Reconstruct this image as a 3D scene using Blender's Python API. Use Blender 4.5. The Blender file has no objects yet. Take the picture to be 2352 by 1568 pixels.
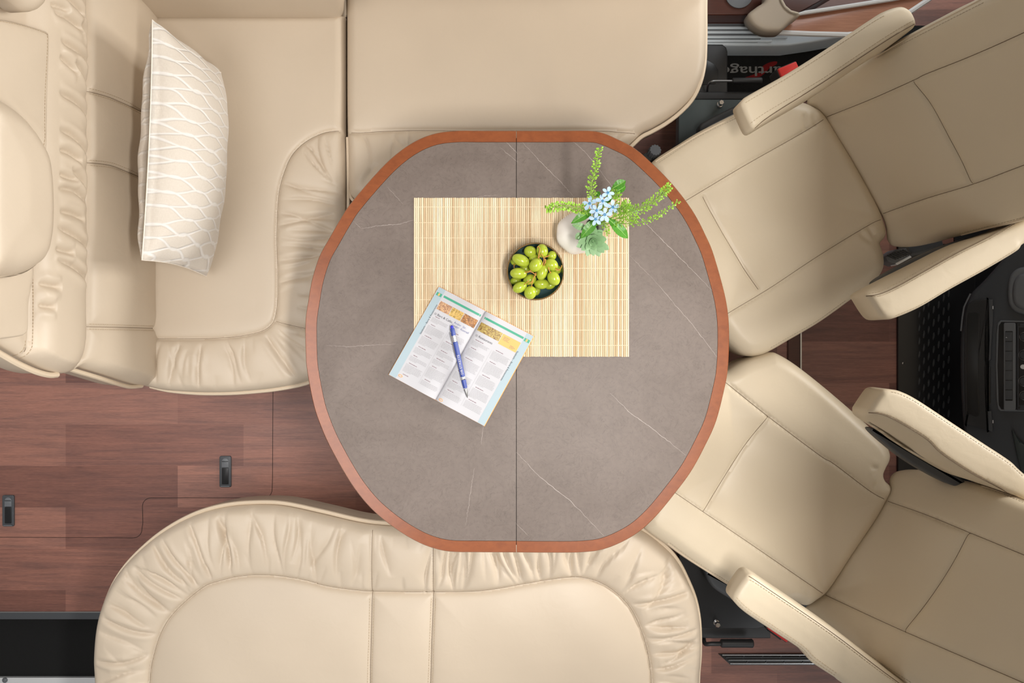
import bpy, bmesh, math, random
import numpy as np
from mathutils import Vector, Matrix
from mathutils.geometry import delaunay_2d_cdt

# ------------------------------------------------------------------ camera, world, lights
CAMZ, F = 2.4, 1850.0
scene = bpy.context.scene
C = scene.collection
cd = bpy.data.cameras.new('camera'); cam = bpy.data.objects.new('camera', cd); C.objects.link(cam)
cam.location = (0, 0, CAMZ); cam.rotation_euler = (0, 0, 0)
cd.sensor_width = 36; cd.lens = F / 2352 * 36; cd.clip_start = .05
scene.camera = cam
w = bpy.data.worlds.new('World'); scene.world = w; w.use_nodes = True
w.node_tree.nodes['Background'].inputs[0].default_value = (1.0, .97, .93, 1)
w.node_tree.nodes['Background'].inputs[1].default_value = .27
def area(name, loc, target, sx, sy, power, col, spread=180):
    l = bpy.data.lights.new(name, 'AREA'); l.shape = 'RECTANGLE'; l.size = sx; l.size_y = sy
    l.energy = power; l.color = col; l.spread = math.radians(spread)
    o = bpy.data.objects.new(name, l); C.objects.link(o); o.location = loc
    d = Vector(target) - Vector(loc)
    o.rotation_euler = d.to_track_quat('-Z', 'Y').to_euler()
    return o
area('windscreen_daylight', (2.45, 0.55, 1.42), (0, 0, .5), 1.0, .55, 84, (1, .99, .96))
area('roof_window_daylight', (-1.15, -.08, 2.35), (-1.12, -.05, 0), 1.9, .9, 9.2, (1, .975, .96), 95)
area('ceiling_light', (.335, -.2, 2.45), (.335, -.2, 0), .13, .6, 34, (1, .97, .93))
area('door_daylight', (-.6, -2.3, 1.7), (0, 0, .5), 1.4, .8, 7, (1, .99, .97))
area('passenger_window_daylight', (1.35, 1.7, 1.15), (1.0, .6, .4), .8, .45, 9, (.95, .98, 1))
area('driver_window_daylight', (1.35, -1.7, 1.15), (1.0, -.6, .4), .8, .45, 4, (.95, .98, 1))
vs = scene.view_settings
vs.view_transform = 'Standard'; vs.look = 'None'; vs.gamma = 1; vs.exposure = -.30; vs.use_curve_mapping = False

# ------------------------------------------------------------------ geometry helpers
class Plane:
    def __init__(s, O, U, V):
        s.O = Vector(O); s.U = Vector(U).normalized(); s.V = Vector(V).normalized(); s.N = s.U.cross(s.V)
        s.o, s.u, s.v, s.n = (np.array(x[:]) for x in (s.O, s.U, s.V, s.N))
    def uv(s, px, h=0.0):            # photograph point -> plane coordinates of the surface at height h over the plane
        px = np.asarray(px, float).reshape(-1, 2)
        D = np.stack([(px[:, 0] - 1176) / F, -(px[:, 1] - 784) / F, -np.ones(len(px))], 1)
        c = np.array([0, 0, CAMZ]); oo = s.o + s.n * h
        t = ((oo - c) @ s.n) / (D @ s.n)
        p = c + D * t[:, None] - s.o
        return np.stack([p @ s.u, p @ s.v], 1)
    def w(s, uv, h):
        uv = np.asarray(uv, float).reshape(-1, 2); h = np.broadcast_to(np.asarray(h, float), (len(uv),))
        return s.o + uv[:, :1] * s.u + uv[:, 1:2] * s.v + h[:, None] * s.n
def Flat(z): return Plane((0, 0, z), (1, 0, 0), (0, 1, 0))
def P(px, py, z): return Vector(((px - 1176) / F * (CAMZ - z), -(py - 784) / F * (CAMZ - z), z))
def S(px, z): return px / F * (CAMZ - z)

def catmull(pts, closed=True, n=8):
    p = np.asarray(pts, float); m = len(p); out = []
    rng = range(m) if closed else range(m - 1)
    for i in rng:
        if closed: a, b, c, d = p[(i - 1) % m], p[i], p[(i + 1) % m], p[(i + 2) % m]
        else: a, b, c, d = p[max(i - 1, 0)], p[i], p[i + 1], p[min(i + 2, m - 1)]
        if np.allclose(b, c): continue
        if np.allclose(a, b): a = b - (c - b) * .5
        if np.allclose(c, d): d = c + (c - b) * .5
        for k in range(n):
            t = k / n
            out.append(.5 * ((2 * b) + (-a + c) * t + (2 * a - 5 * b + 4 * c - d) * t * t + (-a + 3 * b - 3 * c + d) * t ** 3))
    if not closed: out.append(p[-1])
    return np.array(out)
def resample(p, step, closed=True):
    q = np.vstack([p, p[:1]]) if closed else p
    L = np.concatenate([[0], np.cumsum(np.linalg.norm(np.diff(q, axis=0), axis=1))])
    keep = np.concatenate([[True], np.diff(L) > 1e-9]); q = q[keep]; L = L[keep]
    n = max(3, int(L[-1] / step)); t = np.linspace(0, L[-1], n + 1)
    r = np.stack([np.interp(t, L, q[:, k]) for k in range(q.shape[1])], 1)
    return r[:-1] if closed else r
def segdist(pts, poly, closed=True):
    q = np.vstack([poly, poly[:1]]) if closed else poly
    A = q[:-1]; B = q[1:]; AB = B - A; L2 = (AB ** 2).sum(1) + 1e-18
    cum = np.concatenate([[0], np.cumsum(np.sqrt(L2))])[:-1]
    D = np.empty(len(pts)); T = np.empty(len(pts))
    for i in range(0, len(pts), 3000):
        p = pts[i:i + 3000]
        ap = p[:, None] - A[None]
        t = np.clip((ap * AB[None]).sum(2) / L2, 0, 1)
        d = np.linalg.norm(ap - t[..., None] * AB[None], axis=2)
        k = d.argmin(1); r = np.arange(len(p))
        D[i:i + 3000] = d[r, k]; T[i:i + 3000] = cum[k] + t[r, k] * np.sqrt(L2[k])
    return D, T
def inside(pts, poly):
    x, y = pts[:, 0], pts[:, 1]; r = np.zeros(len(pts), bool)
    a = poly; b = np.roll(poly, -1, 0)
    for (x0, y0), (x1, y1) in zip(a, b):
        if y0 == y1: continue
        m = (y0 > y) != (y1 > y)
        r ^= m & (x < (x1 - x0) * (y - y0) / (y1 - y0) + x0)
    return r
def area2(p): return ((p[:, 0] * np.roll(p[:, 1], -1)) - (np.roll(p[:, 0], -1) * p[:, 1])).sum()

BASE = {}
def mk(name, verts, faces, mat, parent=None, smooth=True, sharp=None, uvs=None, loc=None):
    me = bpy.data.meshes.new(name)
    off = Vector((0, 0, 0))
    if parent is not None: off = BASE[parent.name]
    elif loc is not None: off = Vector(loc)
    v = np.array([tuple(a) for a in verts], float) - np.array(off[:])
    me.from_pydata(v.tolist(), [], [tuple(f) for f in faces])
    me.materials.append(mat)
    bm = bmesh.new(); bm.from_mesh(me); bmesh.ops.recalc_face_normals(bm, faces=bm.faces); bm.to_mesh(me); bm.free()
    if smooth:
        me.polygons.foreach_set('use_smooth', [True] * len(me.polygons))
        if sharp: me.set_sharp_from_angle(angle=math.radians(sharp))
    o = bpy.data.objects.new(name, me); C.objects.link(o)
    if parent is not None: o.parent = parent
    elif loc is not None: o.location = loc
    BASE[o.name] = off
    return o
def tag(o, label=None, cat=None, group=None, kind=None):
    if label: o['label'] = label
    if cat: o['category'] = cat
    if group: o['group'] = group
    if kind: o['kind'] = kind
    return o
def thing(name, label, cat, loc, group=None):
    o = bpy.data.objects.new(name, None); C.objects.link(o); o.location = loc; o.empty_display_size = .05
    BASE[o.name] = Vector(loc)
    return tag(o, label, cat, group)

class MB:
    def __init__(s): s.v = []; s.f = []
    def add(s, v, f):
        b = len(s.v); s.v += [tuple(a) for a in v]; s.f += [tuple(i + b for i in q) for q in f]
    def box(s, c, hx, hy, hz, X=(1, 0, 0), Y=(0, 1, 0)):
        X = Vector(X).normalized(); Y = Vector(Y).normalized(); Z = X.cross(Y).normalized(); Y = Z.cross(X); c = Vector(c)
        v = [c + X * a * hx + Y * b * hy + Z * d * hz for d in (-1, 1) for b in (-1, 1) for a in (-1, 1)]
        s.add(v, [(0, 2, 3, 1), (4, 5, 7, 6), (0, 1, 5, 4), (2, 6, 7, 3), (0, 4, 6, 2), (1, 3, 7, 5)]); return s
    def tube(s, pts, r, n=8, caps=True, closed=False, flat=1.0):
        pts = [Vector(p) for p in pts]; m = len(pts)
        rr = r if hasattr(r, '__len__') else [r] * m
        N = None; rings = []
        for i, p in enumerate(pts):
            a = pts[(i - 1) % m] if (closed or i) else p; b = pts[(i + 1) % m] if (closed or i < m - 1) else p
            t = (b - a).normalized() if (b - a).length > 1e-12 else Vector((0, 0, 1))
            if N is None:
                N = t.cross(Vector((0, 0, 1)))
                if N.length < .1: N = t.cross(Vector((0, 1, 0)))
            N = (N - t * N.dot(t)).normalized(); B = t.cross(N)
            rings.append([p + N * math.cos(2 * math.pi * k / n) * rr[i] + B * math.sin(2 * math.pi * k / n) * rr[i] * flat for k in range(n)])
        v = [q for r_ in rings for q in r_]; f = []
        for i in range(m if closed else m - 1):
            j = (i + 1) % m
            for k in range(n): f.append((i * n + k, i * n + (k + 1) % n, j * n + (k + 1) % n, j * n + k))
        if caps and not closed: f.append(tuple(range(n))[::-1]); f.append(tuple((m - 1) * n + k for k in range(n)))
        s.add(v, f); return s
    def prism(s, plane, uv, h0, h1, bev=0.0, k=3):
        """outline in plane coordinates (top edge), extruded from h0 up to h1 with a rounded top edge"""
        uv = np.asarray(uv, float)
        if area2(uv) < 0: uv = uv[::-1]
        n = len(uv); rows = [(uv, h0)]
        if bev:
            t = np.roll(uv, -1, 0) - np.roll(uv, 1, 0); t /= np.linalg.norm(t, axis=1)[:, None] + 1e-12
            nn = np.stack([-t[:, 1], t[:, 0]], 1)
            for i in range(k + 1):
                a = math.pi / 2 * i / k
                rows.append((uv + nn * bev * (1 - math.cos(a)), h1 - bev + bev * math.sin(a)))
        else: rows.append((uv, h1))
        v = np.vstack([plane.w(a, h) for a, h in rows]); f = [tuple(range(n))[::-1]]
        for i in range(len(rows) - 1):
            for k_ in range(n): f.append((i * n + k_, i * n + (k_ + 1) % n, (i + 1) * n + (k_ + 1) % n, (i + 1) * n + k_))
        f.append(tuple((len(rows) - 1) * n + i for i in range(n)))
        s.add(v.tolist(), f); return s
    def lathe(s, c, prof, n=32, axis=(0, 0, 1), cap0=True, cap1=True):
        A = Vector(axis).normalized(); X = A.orthogonal().normalized(); Y = A.cross(X); c = Vector(c); v = []; f = []
        for r, z in prof:
            for k in range(n):
                a = 2 * math.pi * k / n; v.append(c + A * z + (X * math.cos(a) + Y * math.sin(a)) * r)
        for i in range(len(prof) - 1):
            for k in range(n): f.append((i * n + k, i * n + (k + 1) % n, (i + 1) * n + (k + 1) % n, (i + 1) * n + k))
        if cap0: f.append(tuple(range(n))[::-1])
        if cap1: f.append(tuple((len(prof) - 1) * n + k for k in range(n)))
        s.add(v, f); return s
    def ellipsoid(s, c, X, Y, Z, nu=16, nv=10):
        c, X, Y, Z = map(Vector, (c, X, Y, Z)); v = [c + Z]; f = []
        for i in range(1, nv):
            a = math.pi * i / nv
            for k in range(nu):
                b = 2 * math.pi * k / nu; v.append(c + Z * math.cos(a) + (X * math.cos(b) + Y * math.sin(b)) * math.sin(a))
        v.append(c - Z)
        for k in range(nu): f.append((0, 1 + k, 1 + (k + 1) % nu))
        for i in range(nv - 2):
            for k in range(nu): f.append((1 + i * nu + k, 1 + (i + 1) * nu + k, 1 + (i + 1) * nu + (k + 1) % nu, 1 + i * nu + (k + 1) % nu))
        e = len(v) - 1
        for k in range(nu): f.append((e, 1 + (nv - 2) * nu + (k + 1) % nu, 1 + (nv - 2) * nu + k))
        s.add(v, f); return s
    def build(s, name, mat, parent=None, sharp=35, smooth=True, loc=None):
        return mk(name, s.v, s.f, mat, parent, smooth, sharp, loc=loc)

def rrect(x0, y0, x1, y1, r, k=4):
    o = []
    for cx, cy, a0 in ((x1 - r, y0 + r, -90), (x1 - r, y1 - r, 0), (x0 + r, y1 - r, 90), (x0 + r, y0 + r, 180)):
        for i in range(k + 1):
            a = math.radians(a0 + 90 * i / k); o.append((cx + r * math.cos(a), cy + r * math.sin(a)))
    return o
def ribbon(pts, wd, z, mb):
    """thin inlay along a polyline on a horizontal surface"""
    p = np.array([q[:2] for q in pts]); t = np.gradient(p, axis=0); t /= np.linalg.norm(t, axis=1)[:, None] + 1e-12
    n = np.stack([-t[:, 1], t[:, 0]], 1); ww = (wd if hasattr(wd, '__len__') else np.full(len(p), wd))
    v = []; f = []
    for i in range(len(p)):
        for sgn in (-1, 1):
            q = p[i] + n[i] * sgn * ww[i] / 2; v.append((q[0], q[1], z))
    for i in range(len(p) - 1): f.append((2 * i, 2 * i + 1, 2 * i + 3, 2 * i + 2))
    mb.add(v, f)

# ------------------------------------------------------------------ upholstery: a padded slab with seams and folds
class Cushion:
    def __init__(s, name, plane, outline, mat, parent=None, thick=.12, r=.025, step=.005, seams=(), puff=0, pw=.03,
                 crown=0, cw=.12, dips=(), creases=(), ruffles=(), corner=False, wob=0, seed=1, extra=None, under=.0, smooth_n=8, seamline=.0007):
        s.plane = plane; s.r = r; s.puff = puff; s.pw = pw; s.crown = crown; s.cw = cw; s.extra = extra
        s.rng = np.random.default_rng(seed); s.wob = wob; s.seed = seed
        o = np.asarray(outline, float)
        if not corner: o = catmull(o, True, smooth_n)
        uv = plane.uv(o, -r * .8)
        if area2(uv) < 0: uv = uv[::-1]
        s.out = resample(uv, step * 1.1)
        s.seams = [(resample(plane.uv(catmull(a, False)), step, False), d, wd) for a, d, wd in seams]
        s.creases = [(resample(plane.uv(catmull(a, False)), .004, False), d, wd) for a, d, wd in creases]
        s.dips = [(resample(plane.uv(catmull(a, True)), .012), d, wd) for a, d, wd in dips]
        s.ruf = []
        for R in ruffles:
            R = dict(R); R['inner'] = resample(plane.uv(catmull(R['inner'], False)), .006, False)
            L = np.linalg.norm(np.diff(R['inner'], axis=0), axis=1).sum(); R['L'] = L
            R['mask'] = resample(plane.uv(catmull(R['mask'], True)), .012) if 'mask' in R else None
            R['only'] = plane.uv(R['only']) if 'only' in R else None
            folds = []; t = s.rng.uniform(0, .02)
            while t < L:
                big = s.rng.random() < .55
                dpt = R['amp'] * (s.rng.uniform(.6, 1.2) if big else s.rng.uniform(.15, .5))
                wc = s.rng.uniform(.25, .75); wh = s.rng.uniform(.35, .7) if big else s.rng.uniform(.15, .35)
                if not big: wc = s.rng.choice([.1, .9, .5])
                folds.append((t, s.rng.normal(0, .13), s.rng.uniform(.0022, .0045), dpt, wc, wh, s.rng.choice([-1, 1])))
                t += s.rng.uniform(.4, 1.6) * R['gap']
            R['folds'] = folds; s.ruf.append(R)
        # points: edge rings, then a triangular grid
        n = len(s.out); t = np.roll(s.out, -1, 0) - np.roll(s.out, 1, 0); t /= np.linalg.norm(t, axis=1)[:, None]
        nn = np.stack([-t[:, 1], t[:, 0]], 1); pts = [s.out]
        for k in (.08, .25, .5, .8):
            q = s.out + nn * r * k
            d, _ = segdist(q, s.out); ok = (np.abs(d - r * k) < r * .04) & inside(q, s.out); pts.append(q[ok])
        lo = s.out.min(0); hi = s.out.max(0); gy = step * .866; rows = []
        for j, y in enumerate(np.arange(lo[1], hi[1], gy)):
            x = np.arange(lo[0] + (j % 2) * step / 2, hi[0], step); rows.append(np.stack([x, np.full(len(x), y)], 1))
        g = np.vstack(rows); g = g[inside(g, s.out)]; d, _ = segdist(g, s.out); pts.append(g[d > r * .8 + step * .6])
        if s.seams:
            sp = [a[(segdist(a, s.out)[0] > r * .3) & inside(a, s.out)] for a, _, _ in s.seams]; sp = [a for a in sp if len(a)]
            for k_ in range(len(pts)):
                if k_ == 0: continue
                dd_ = np.min([segdist(pts[k_], a, False)[0] if len(a) > 1 else np.full(len(pts[k_]), 9.) for a in sp], axis=0) if len(pts[k_]) else np.zeros(0)
                pts[k_] = pts[k_][dd_ > step * .55]
            pts += [resample(a, step * .6, False) for a in sp if len(a) > 1]
        allp = np.vstack(pts)
        vs_, _, fs, orig, _, _ = delaunay_2d_cdt([Vector(p) for p in allp], [], [list(range(n))], 1, 1e-7)
        uvp = np.array([v[:] for v in vs_]); h = s.height(uvp)
        V = plane.w(uvp, h); faces = [tuple(f) for f in fs]
        # border loop: original outline vertices in order
        idx = {}
        for i, og in enumerate(orig):
            for q in og:
                if q < n: idx[q] = i
        loop = [idx[i] for i in range(n)]
        hb = h[loop]; base = len(V); rowsV = []
        for off, dd in ((-under * .2, -thick * .45), (-under, -thick * .85), (-under - .012, -thick)):
            rowsV.append(plane.w(s.out + nn * (-off), np.minimum(hb, -r) * 0 + (hb * .0 - r + (dd + r))))
        VV = [V] + rowsV; prev = loop
        for ri in range(3):
            cur = [base + ri * n + i for i in range(n)]
            for i in range(n): faces.append((prev[i], cur[i], cur[(i + 1) % n], prev[(i + 1) % n]))
            prev = cur
        faces.append(tuple(prev))
        s.obj = mk(name, np.vstack(VV), faces, mat, parent, True, None)
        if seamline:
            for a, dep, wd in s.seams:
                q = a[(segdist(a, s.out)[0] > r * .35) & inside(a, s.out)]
                if len(q) > 3: MB().tube(plane.w(q, s.height(q) + .0004), seamline, 5).build('seam', SEAM_SHADE, parent)  # dark tube stands in for the shade inside the seam groove
    def height(s, p):
        r = s.r; d, _ = segdist(p, s.out); ins = inside(p, s.out); d = np.where(ins, d, 0)
        h = np.where(d < r, -r + np.sqrt(np.maximum(0, r * r - (r - d) ** 2)), 0.0)
        ed = np.clip(d / r, 0, 1)
        h += s.crown * (1 - np.exp(-d / s.cw))
        dm = d.copy()
        for a, dep, wd in s.seams:
            ds, _ = segdist(p, a, False); dm = np.minimum(dm, ds); h -= dep * np.exp(-ds / wd) * ed
        if s.puff: h += s.puff * (1 - np.exp(-dm / s.pw))
        for a, dep, wd in s.dips:
            di, _ = segdist(p, a); m = inside(p, a); h -= np.where(m, dep * (1 - np.exp(-(di / wd) ** 1.6)), 0) * ed
        for a, dep, wd in s.creases:
            lo = a.min(0) - wd * 6; hi = a.max(0) + wd * 6
            m = ((p > lo) & (p < hi)).all(1)
            if not m.any(): continue
            L = np.linalg.norm(np.diff(a, axis=0), axis=1).sum(); dc, tc = segdist(p[m], a, False)
            x = tc / L; fade = np.clip(np.minimum(x, 1 - x) * 5, 0, 1) ** .6
            dd = dep * fade * (np.exp(-dc / wd) - .28 * np.exp(-((dc - wd * 3) / (wd * 1.8)) ** 2))
            h[m] -= dd * ed[m]
        for R in s.ruf:
            dI, t = segdist(p, R['inner'], False)
            m = ins.copy()
            if R['mask'] is not None: m &= ~inside(p, R['mask'])
            if R['only'] is not None: m &= inside(p, R['only'])
            w_ = dI / (dI + d + 1e-6)
            hh = np.zeros(len(p)); env = np.clip(np.sin(np.pi * np.clip(w_, 0, 1)), 0, 1)
            hh += R.get('bulge', 0) * env ** .6
            for (ti, k, sg, dep, wc, wh, sd) in R['folds']:
                x = (t - ti - k * (w_ - .5) * .1 * 2 - .004 * np.sin(w_ * 6 + ti * 90)) * sd
                near = np.abs(x) < .05
                xx = x[near]; mask = np.clip(1 - np.abs(w_[near] - wc) / wh, 0, 1) ** .7
                prof = np.where(xx < 0, np.exp(xx / sg), np.exp(-xx / (sg * 3.2)))
                hh[near] -= dep * mask * prof * np.clip(.25 + env[near], 0, 1)
            h += np.where(m, hh, 0) * np.clip(d / (r * .7), 0, 1)
        if s.wob:
            sd = s.seed
            h += s.wob * ed * (np.sin(p[:, 0] * 13 + sd) * np.cos(p[:, 1] * 17 + sd * 2) + .5 * np.sin(p[:, 0] * 31 + p[:, 1] * 23 + sd * 3))
        if s.extra: h += s.extra(p, d)
        return h
    def surf(s, px, lift=0.0):
        uv = s.plane.uv(px); h = s.height(uv)
        uv2 = uv
        for _ in range(3):
            uv2 = np.vstack([s.plane.uv(np.asarray(px, float).reshape(-1, 2)[i:i + 1], h[i]) for i in range(len(uv))]); h = s.height(uv2)
        return s.plane.w(uv2, h + lift)
    def stitch(s, px, mat, parent, dash=.0042, gap=.0022, off=0.0, rad=.00042, name='stitching'):
        uv = resample(s.plane.uv(catmull(px, False)), .001, False)
        if off:
            t = np.gradient(uv, axis=0); t /= np.linalg.norm(t, axis=1)[:, None]; uv = uv + np.stack([-t[:, 1], t[:, 0]], 1) * off
        W = s.plane.w(uv, s.height(uv) + rad * .5); mb = MB(); per = dash + gap; i = 0; step = .001
        while i + dash / step < len(W):
            a, b = W[int(i)], W[int(i + dash / step)]
            c = (a + b) / 2; X = Vector(b - a)
            if X.length > 1e-6:
                Y = s.plane.N.cross(X)
                if Y.length < 1e-6: Y = s.plane.U
                mb.box(c, X.length / 2, rad * 1.1, rad, X, Y)
            i += per / step
        if mb.v: return mb.build(name, mat, parent, smooth=False)
    def piping(s, px, r, mat, parent, out=0.0, h=None, name='piping', inpx=True):
        uv = resample(s.plane.uv(catmull(px, False)), .006, False)
        t = np.gradient(uv, axis=0); t /= np.linalg.norm(t, axis=1)[:, None]; uv = uv + np.stack([-t[:, 1], t[:, 0]], 1) * out
        hh = s.height(uv) if h is None else h
        return MB().tube(s.plane.w(uv, hh), r, 8).build(name, mat, parent)

def text_mesh(name, body, size, mat, parent, origin, X, Y, ext=.0002, align='LEFT', bold=0.0, sx=1.0):
    cu = bpy.data.curves.new('t', 'FONT'); cu.body = body; cu.size = size; cu.extrude = ext; cu.align_x = align; cu.offset = bold
    cu.resolution_u = 3
    to = bpy.data.objects.new('t', cu); C.objects.link(to)
    dg = bpy.context.evaluated_depsgraph_get(); me = bpy.data.meshes.new_from_object(to.evaluated_get(dg))
    X = Vector(X).normalized(); Y = Vector(Y).normalized(); Z = X.cross(Y); origin = Vector(origin)
    v = [origin + X * a.co.x * sx + Y * a.co.y + Z * a.co.z for a in me.vertices]; f = [tuple(p.vertices) for p in me.polygons]
    bpy.data.objects.remove(to); bpy.data.curves.remove(cu); bpy.data.meshes.remove(me)
    return mk(name, v, f, mat, parent, False)
# ------------------------------------------------------------------ materials
def srgb(r, g, b):
    f = lambda c: (c / 255 / 12.92) if c / 255 <= .04045 else ((c / 255 + .055) / 1.055) ** 2.4
    return (f(r), f(g), f(b), 1)
def mat(name, col, rough=.5, metal=0, coat=0, spec=.5, bump=None, var=None, **kw):
    m = bpy.data.materials.new(name); m.use_nodes = True; nt = m.node_tree; b = nt.nodes['Principled BSDF']
    b.inputs['Base Color'].default_value = col; b.inputs['Roughness'].default_value = rough
    b.inputs['Metallic'].default_value = metal; b.inputs['Coat Weight'].default_value = coat; b.inputs['Specular IOR Level'].default_value = spec
    tc = nt.nodes.new('ShaderNodeTexCoord')
    nz = nt.nodes.new('ShaderNodeTexNoise'); nz.inputs['Scale'].default_value = (var or (0, 6))[1]; nz.inputs['Detail'].default_value = 4
    nt.links.new(tc.outputs['Object'], nz.inputs['Vector'])
    mr = nt.nodes.new('ShaderNodeMapRange'); a = (var or (.03, 6))[0]
    mr.inputs['To Min'].default_value = 1 - a; mr.inputs['To Max'].default_value = 1 + a
    nt.links.new(nz.outputs['Fac'], mr.inputs['Value'])
    vm = nt.nodes.new('ShaderNodeVectorMath'); vm.operation = 'SCALE'; vm.inputs[0].default_value = col[:3]
    nt.links.new(mr.outputs[0], vm.inputs['Scale']); nt.links.new(vm.outputs[0], b.inputs['Base Color'])
    if bump:
        n2 = nt.nodes.new('ShaderNodeTexNoise'); n2.inputs['Scale'].default_value = bump[1]; n2.inputs['Detail'].default_value = 3
        nt.links.new(tc.outputs['Object'], n2.inputs['Vector'])
        bp = nt.nodes.new('ShaderNodeBump'); bp.inputs['Strength'].default_value = bump[0]; bp.inputs['Distance'].default_value = bump[2] if len(bump) > 2 else .001
        nt.links.new(n2.outputs['Fac'], bp.inputs['Height']); nt.links.new(bp.outputs[0], b.inputs['Normal'])
    for k, v in kw.items(): b.inputs[k].default_value = v
    return m
class N:
    """tiny node-graph helper"""
    def __init__(s, name):
        s.m = bpy.data.materials.new(name); s.m.use_nodes = True; s.t = s.m.node_tree; s.b = s.t.nodes['Principled BSDF']
        s.tc = s.t.nodes.new('ShaderNodeTexCoord').outputs['Object']
    def set(s, inp, v):
        if isinstance(v, bpy.types.NodeSocket): s.t.links.new(v, inp)
        else: inp.default_value = v
    def math(s, op, a, b=0.0, c=0.0):
        n = s.t.nodes.new('ShaderNodeMath'); n.operation = op
        for i, v in enumerate((a, b, c)): s.set(n.inputs[i], v)
        return n.outputs[0]
    def noise(s, vec, scale, detail=4, rough=.55, dist=0.0):
        n = s.t.nodes.new('ShaderNodeTexNoise'); s.set(n.inputs['Vector'], vec)
        n.inputs['Scale'].default_value = scale; n.inputs['Detail'].default_value = detail; n.inputs['Roughness'].default_value = rough; n.inputs['Distortion'].default_value = dist
        return n.outputs['Fac']
    def mapv(s, vec, sc=(1, 1, 1), loc=(0, 0, 0), rot=(0, 0, 0)):
        n = s.t.nodes.new('ShaderNodeMapping'); s.set(n.inputs['Vector'], vec)
        n.inputs['Scale'].default_value = sc; n.inputs['Location'].default_value = loc; n.inputs['Rotation'].default_value = rot
        return n.outputs[0]
    def ramp(s, fac, stops):
        n = s.t.nodes.new('ShaderNodeValToRGB'); s.set(n.inputs[0], fac); e = n.color_ramp.elements
        while len(e) < len(stops): e.new(.5)
        for i, (p, c) in enumerate(stops): e[i].position = p; e[i].color = c
        return n.outputs[0]
    def mix(s, fac, a, b, mode='MIX'):
        n = s.t.nodes.new('ShaderNodeMix'); n.data_type = 'RGBA'; n.blend_type = mode
        s.set(n.inputs[0], fac); s.set(n.inputs[6], a); s.set(n.inputs[7], b); return n.outputs[2]
    def sep(s, v):
        n = s.t.nodes.new('ShaderNodeSeparateXYZ'); s.set(n.inputs[0], v); return n.outputs
    def bump(s, h, strength=.3, dist=.001):
        n = s.t.nodes.new('ShaderNodeBump'); s.set(n.inputs['Height'], h); n.inputs['Strength'].default_value = strength; n.inputs['Distance'].default_value = dist
        s.t.links.new(n.outputs[0], s.b.inputs['Normal'])
    def out(s, col=None, rough=None, **kw):
        if col is not None: s.set(s.b.inputs['Base Color'], col)
        if rough is not None: s.set(s.b.inputs['Roughness'], rough)
        for k, v in kw.items(): s.set(s.b.inputs[k], v)
        return s.m

def leather(name, col):
    g = N(name); n1 = g.noise(g.tc, 5, 2); n2 = g.noise(g.tc, 700, 2)
    vor = g.t.nodes.new('ShaderNodeTexVoronoi'); vor.inputs['Scale'].default_value = 900; g.t.links.new(g.tc, vor.inputs['Vector'])
    n3 = g.noise(g.tc, 26, 3, .5, .6)
    c = g.mix(n1, tuple(x * .95 for x in col[:3]) + (1,), tuple(min(1, x * 1.04) for x in col[:3]) + (1,))
    hh = g.math('ADD', g.math('MULTIPLY', vor.outputs['Distance'], .12), g.math('MULTIPLY', n3, 2.2))
    g.bump(hh, .18, .0016)
    return g.out(c, .43, **{'Specular IOR Level': .42})
LEA = leather('cream_leather', (.60, .50, .385, 1))
LEAC = leather('pale_cream_leather', (.66, .56, .415, 1))
PIPE = mat('piping_leather', (.66, .54, .40, 1), .4)
SEAM_SHADE = mat('seam_leather', (.17, .115, .07, 1), .8)  # groove shade put into a dark colour, for thin tubes along seams
THREAD = mat('thread', (.42, .32, .21, 1), .8)
THREADL = mat('pale_thread', (.40, .33, .24, 1), .8)

g = N('floor_vinyl')
v = g.mapv(g.tc, (1, 1, 1), (0.27, 0.0, 0))
br = g.t.nodes.new('ShaderNodeTexBrick'); g.t.links.new(v, br.inputs['Vector'])
br.inputs['Scale'].default_value = 1; br.inputs['Brick Width'].default_value = .53; br.inputs['Row Height'].default_value = .1235; br.inputs['Mortar Size'].default_value = 0
br.inputs['Color1'].default_value = (0, 0, 0, 1); br.inputs['Color2'].default_value = (1, 1, 1, 1); br.offset = .37; br.offset_frequency = 2
base = g.ramp(br.outputs[0], [(0, srgb(118, 80, 70)), (.5, srgb(138, 95, 83)), (1, srgb(160, 114, 99))])
gr = g.noise(g.mapv(g.tc, (3.0, 130, 1)), 3, 5, .65, .4)
gr2 = g.noise(g.mapv(g.tc, (1.2, 14, 1)), 3, 3, .5, 1.2)
fine = g.noise(g.mapv(g.tc, (18, 600, 1)), 3, 2)
c = g.mix(1.0, base, g.ramp(gr, [(.25, (.74, .74, .74, 1)), (.75, (1.2, 1.18, 1.17, 1))]), 'MULTIPLY')
c = g.mix(1.0, c, g.ramp(gr2, [(.3, (.76, .79, .84, 1)), (.62, (1.12, 1.09, 1.07, 1))]), 'MULTIPLY')
c = g.mix(1.0, c, g.ramp(fine, [(.35, (.8, .8, .8, 1)), (.65, (1.1, 1.1, 1.1, 1))]), 'MULTIPLY')
g.bump(g.math('ADD', fine, gr), .25, .0006)
FLOOR = g.out(c, .40, **{'Specular IOR Level': .5})

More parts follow.
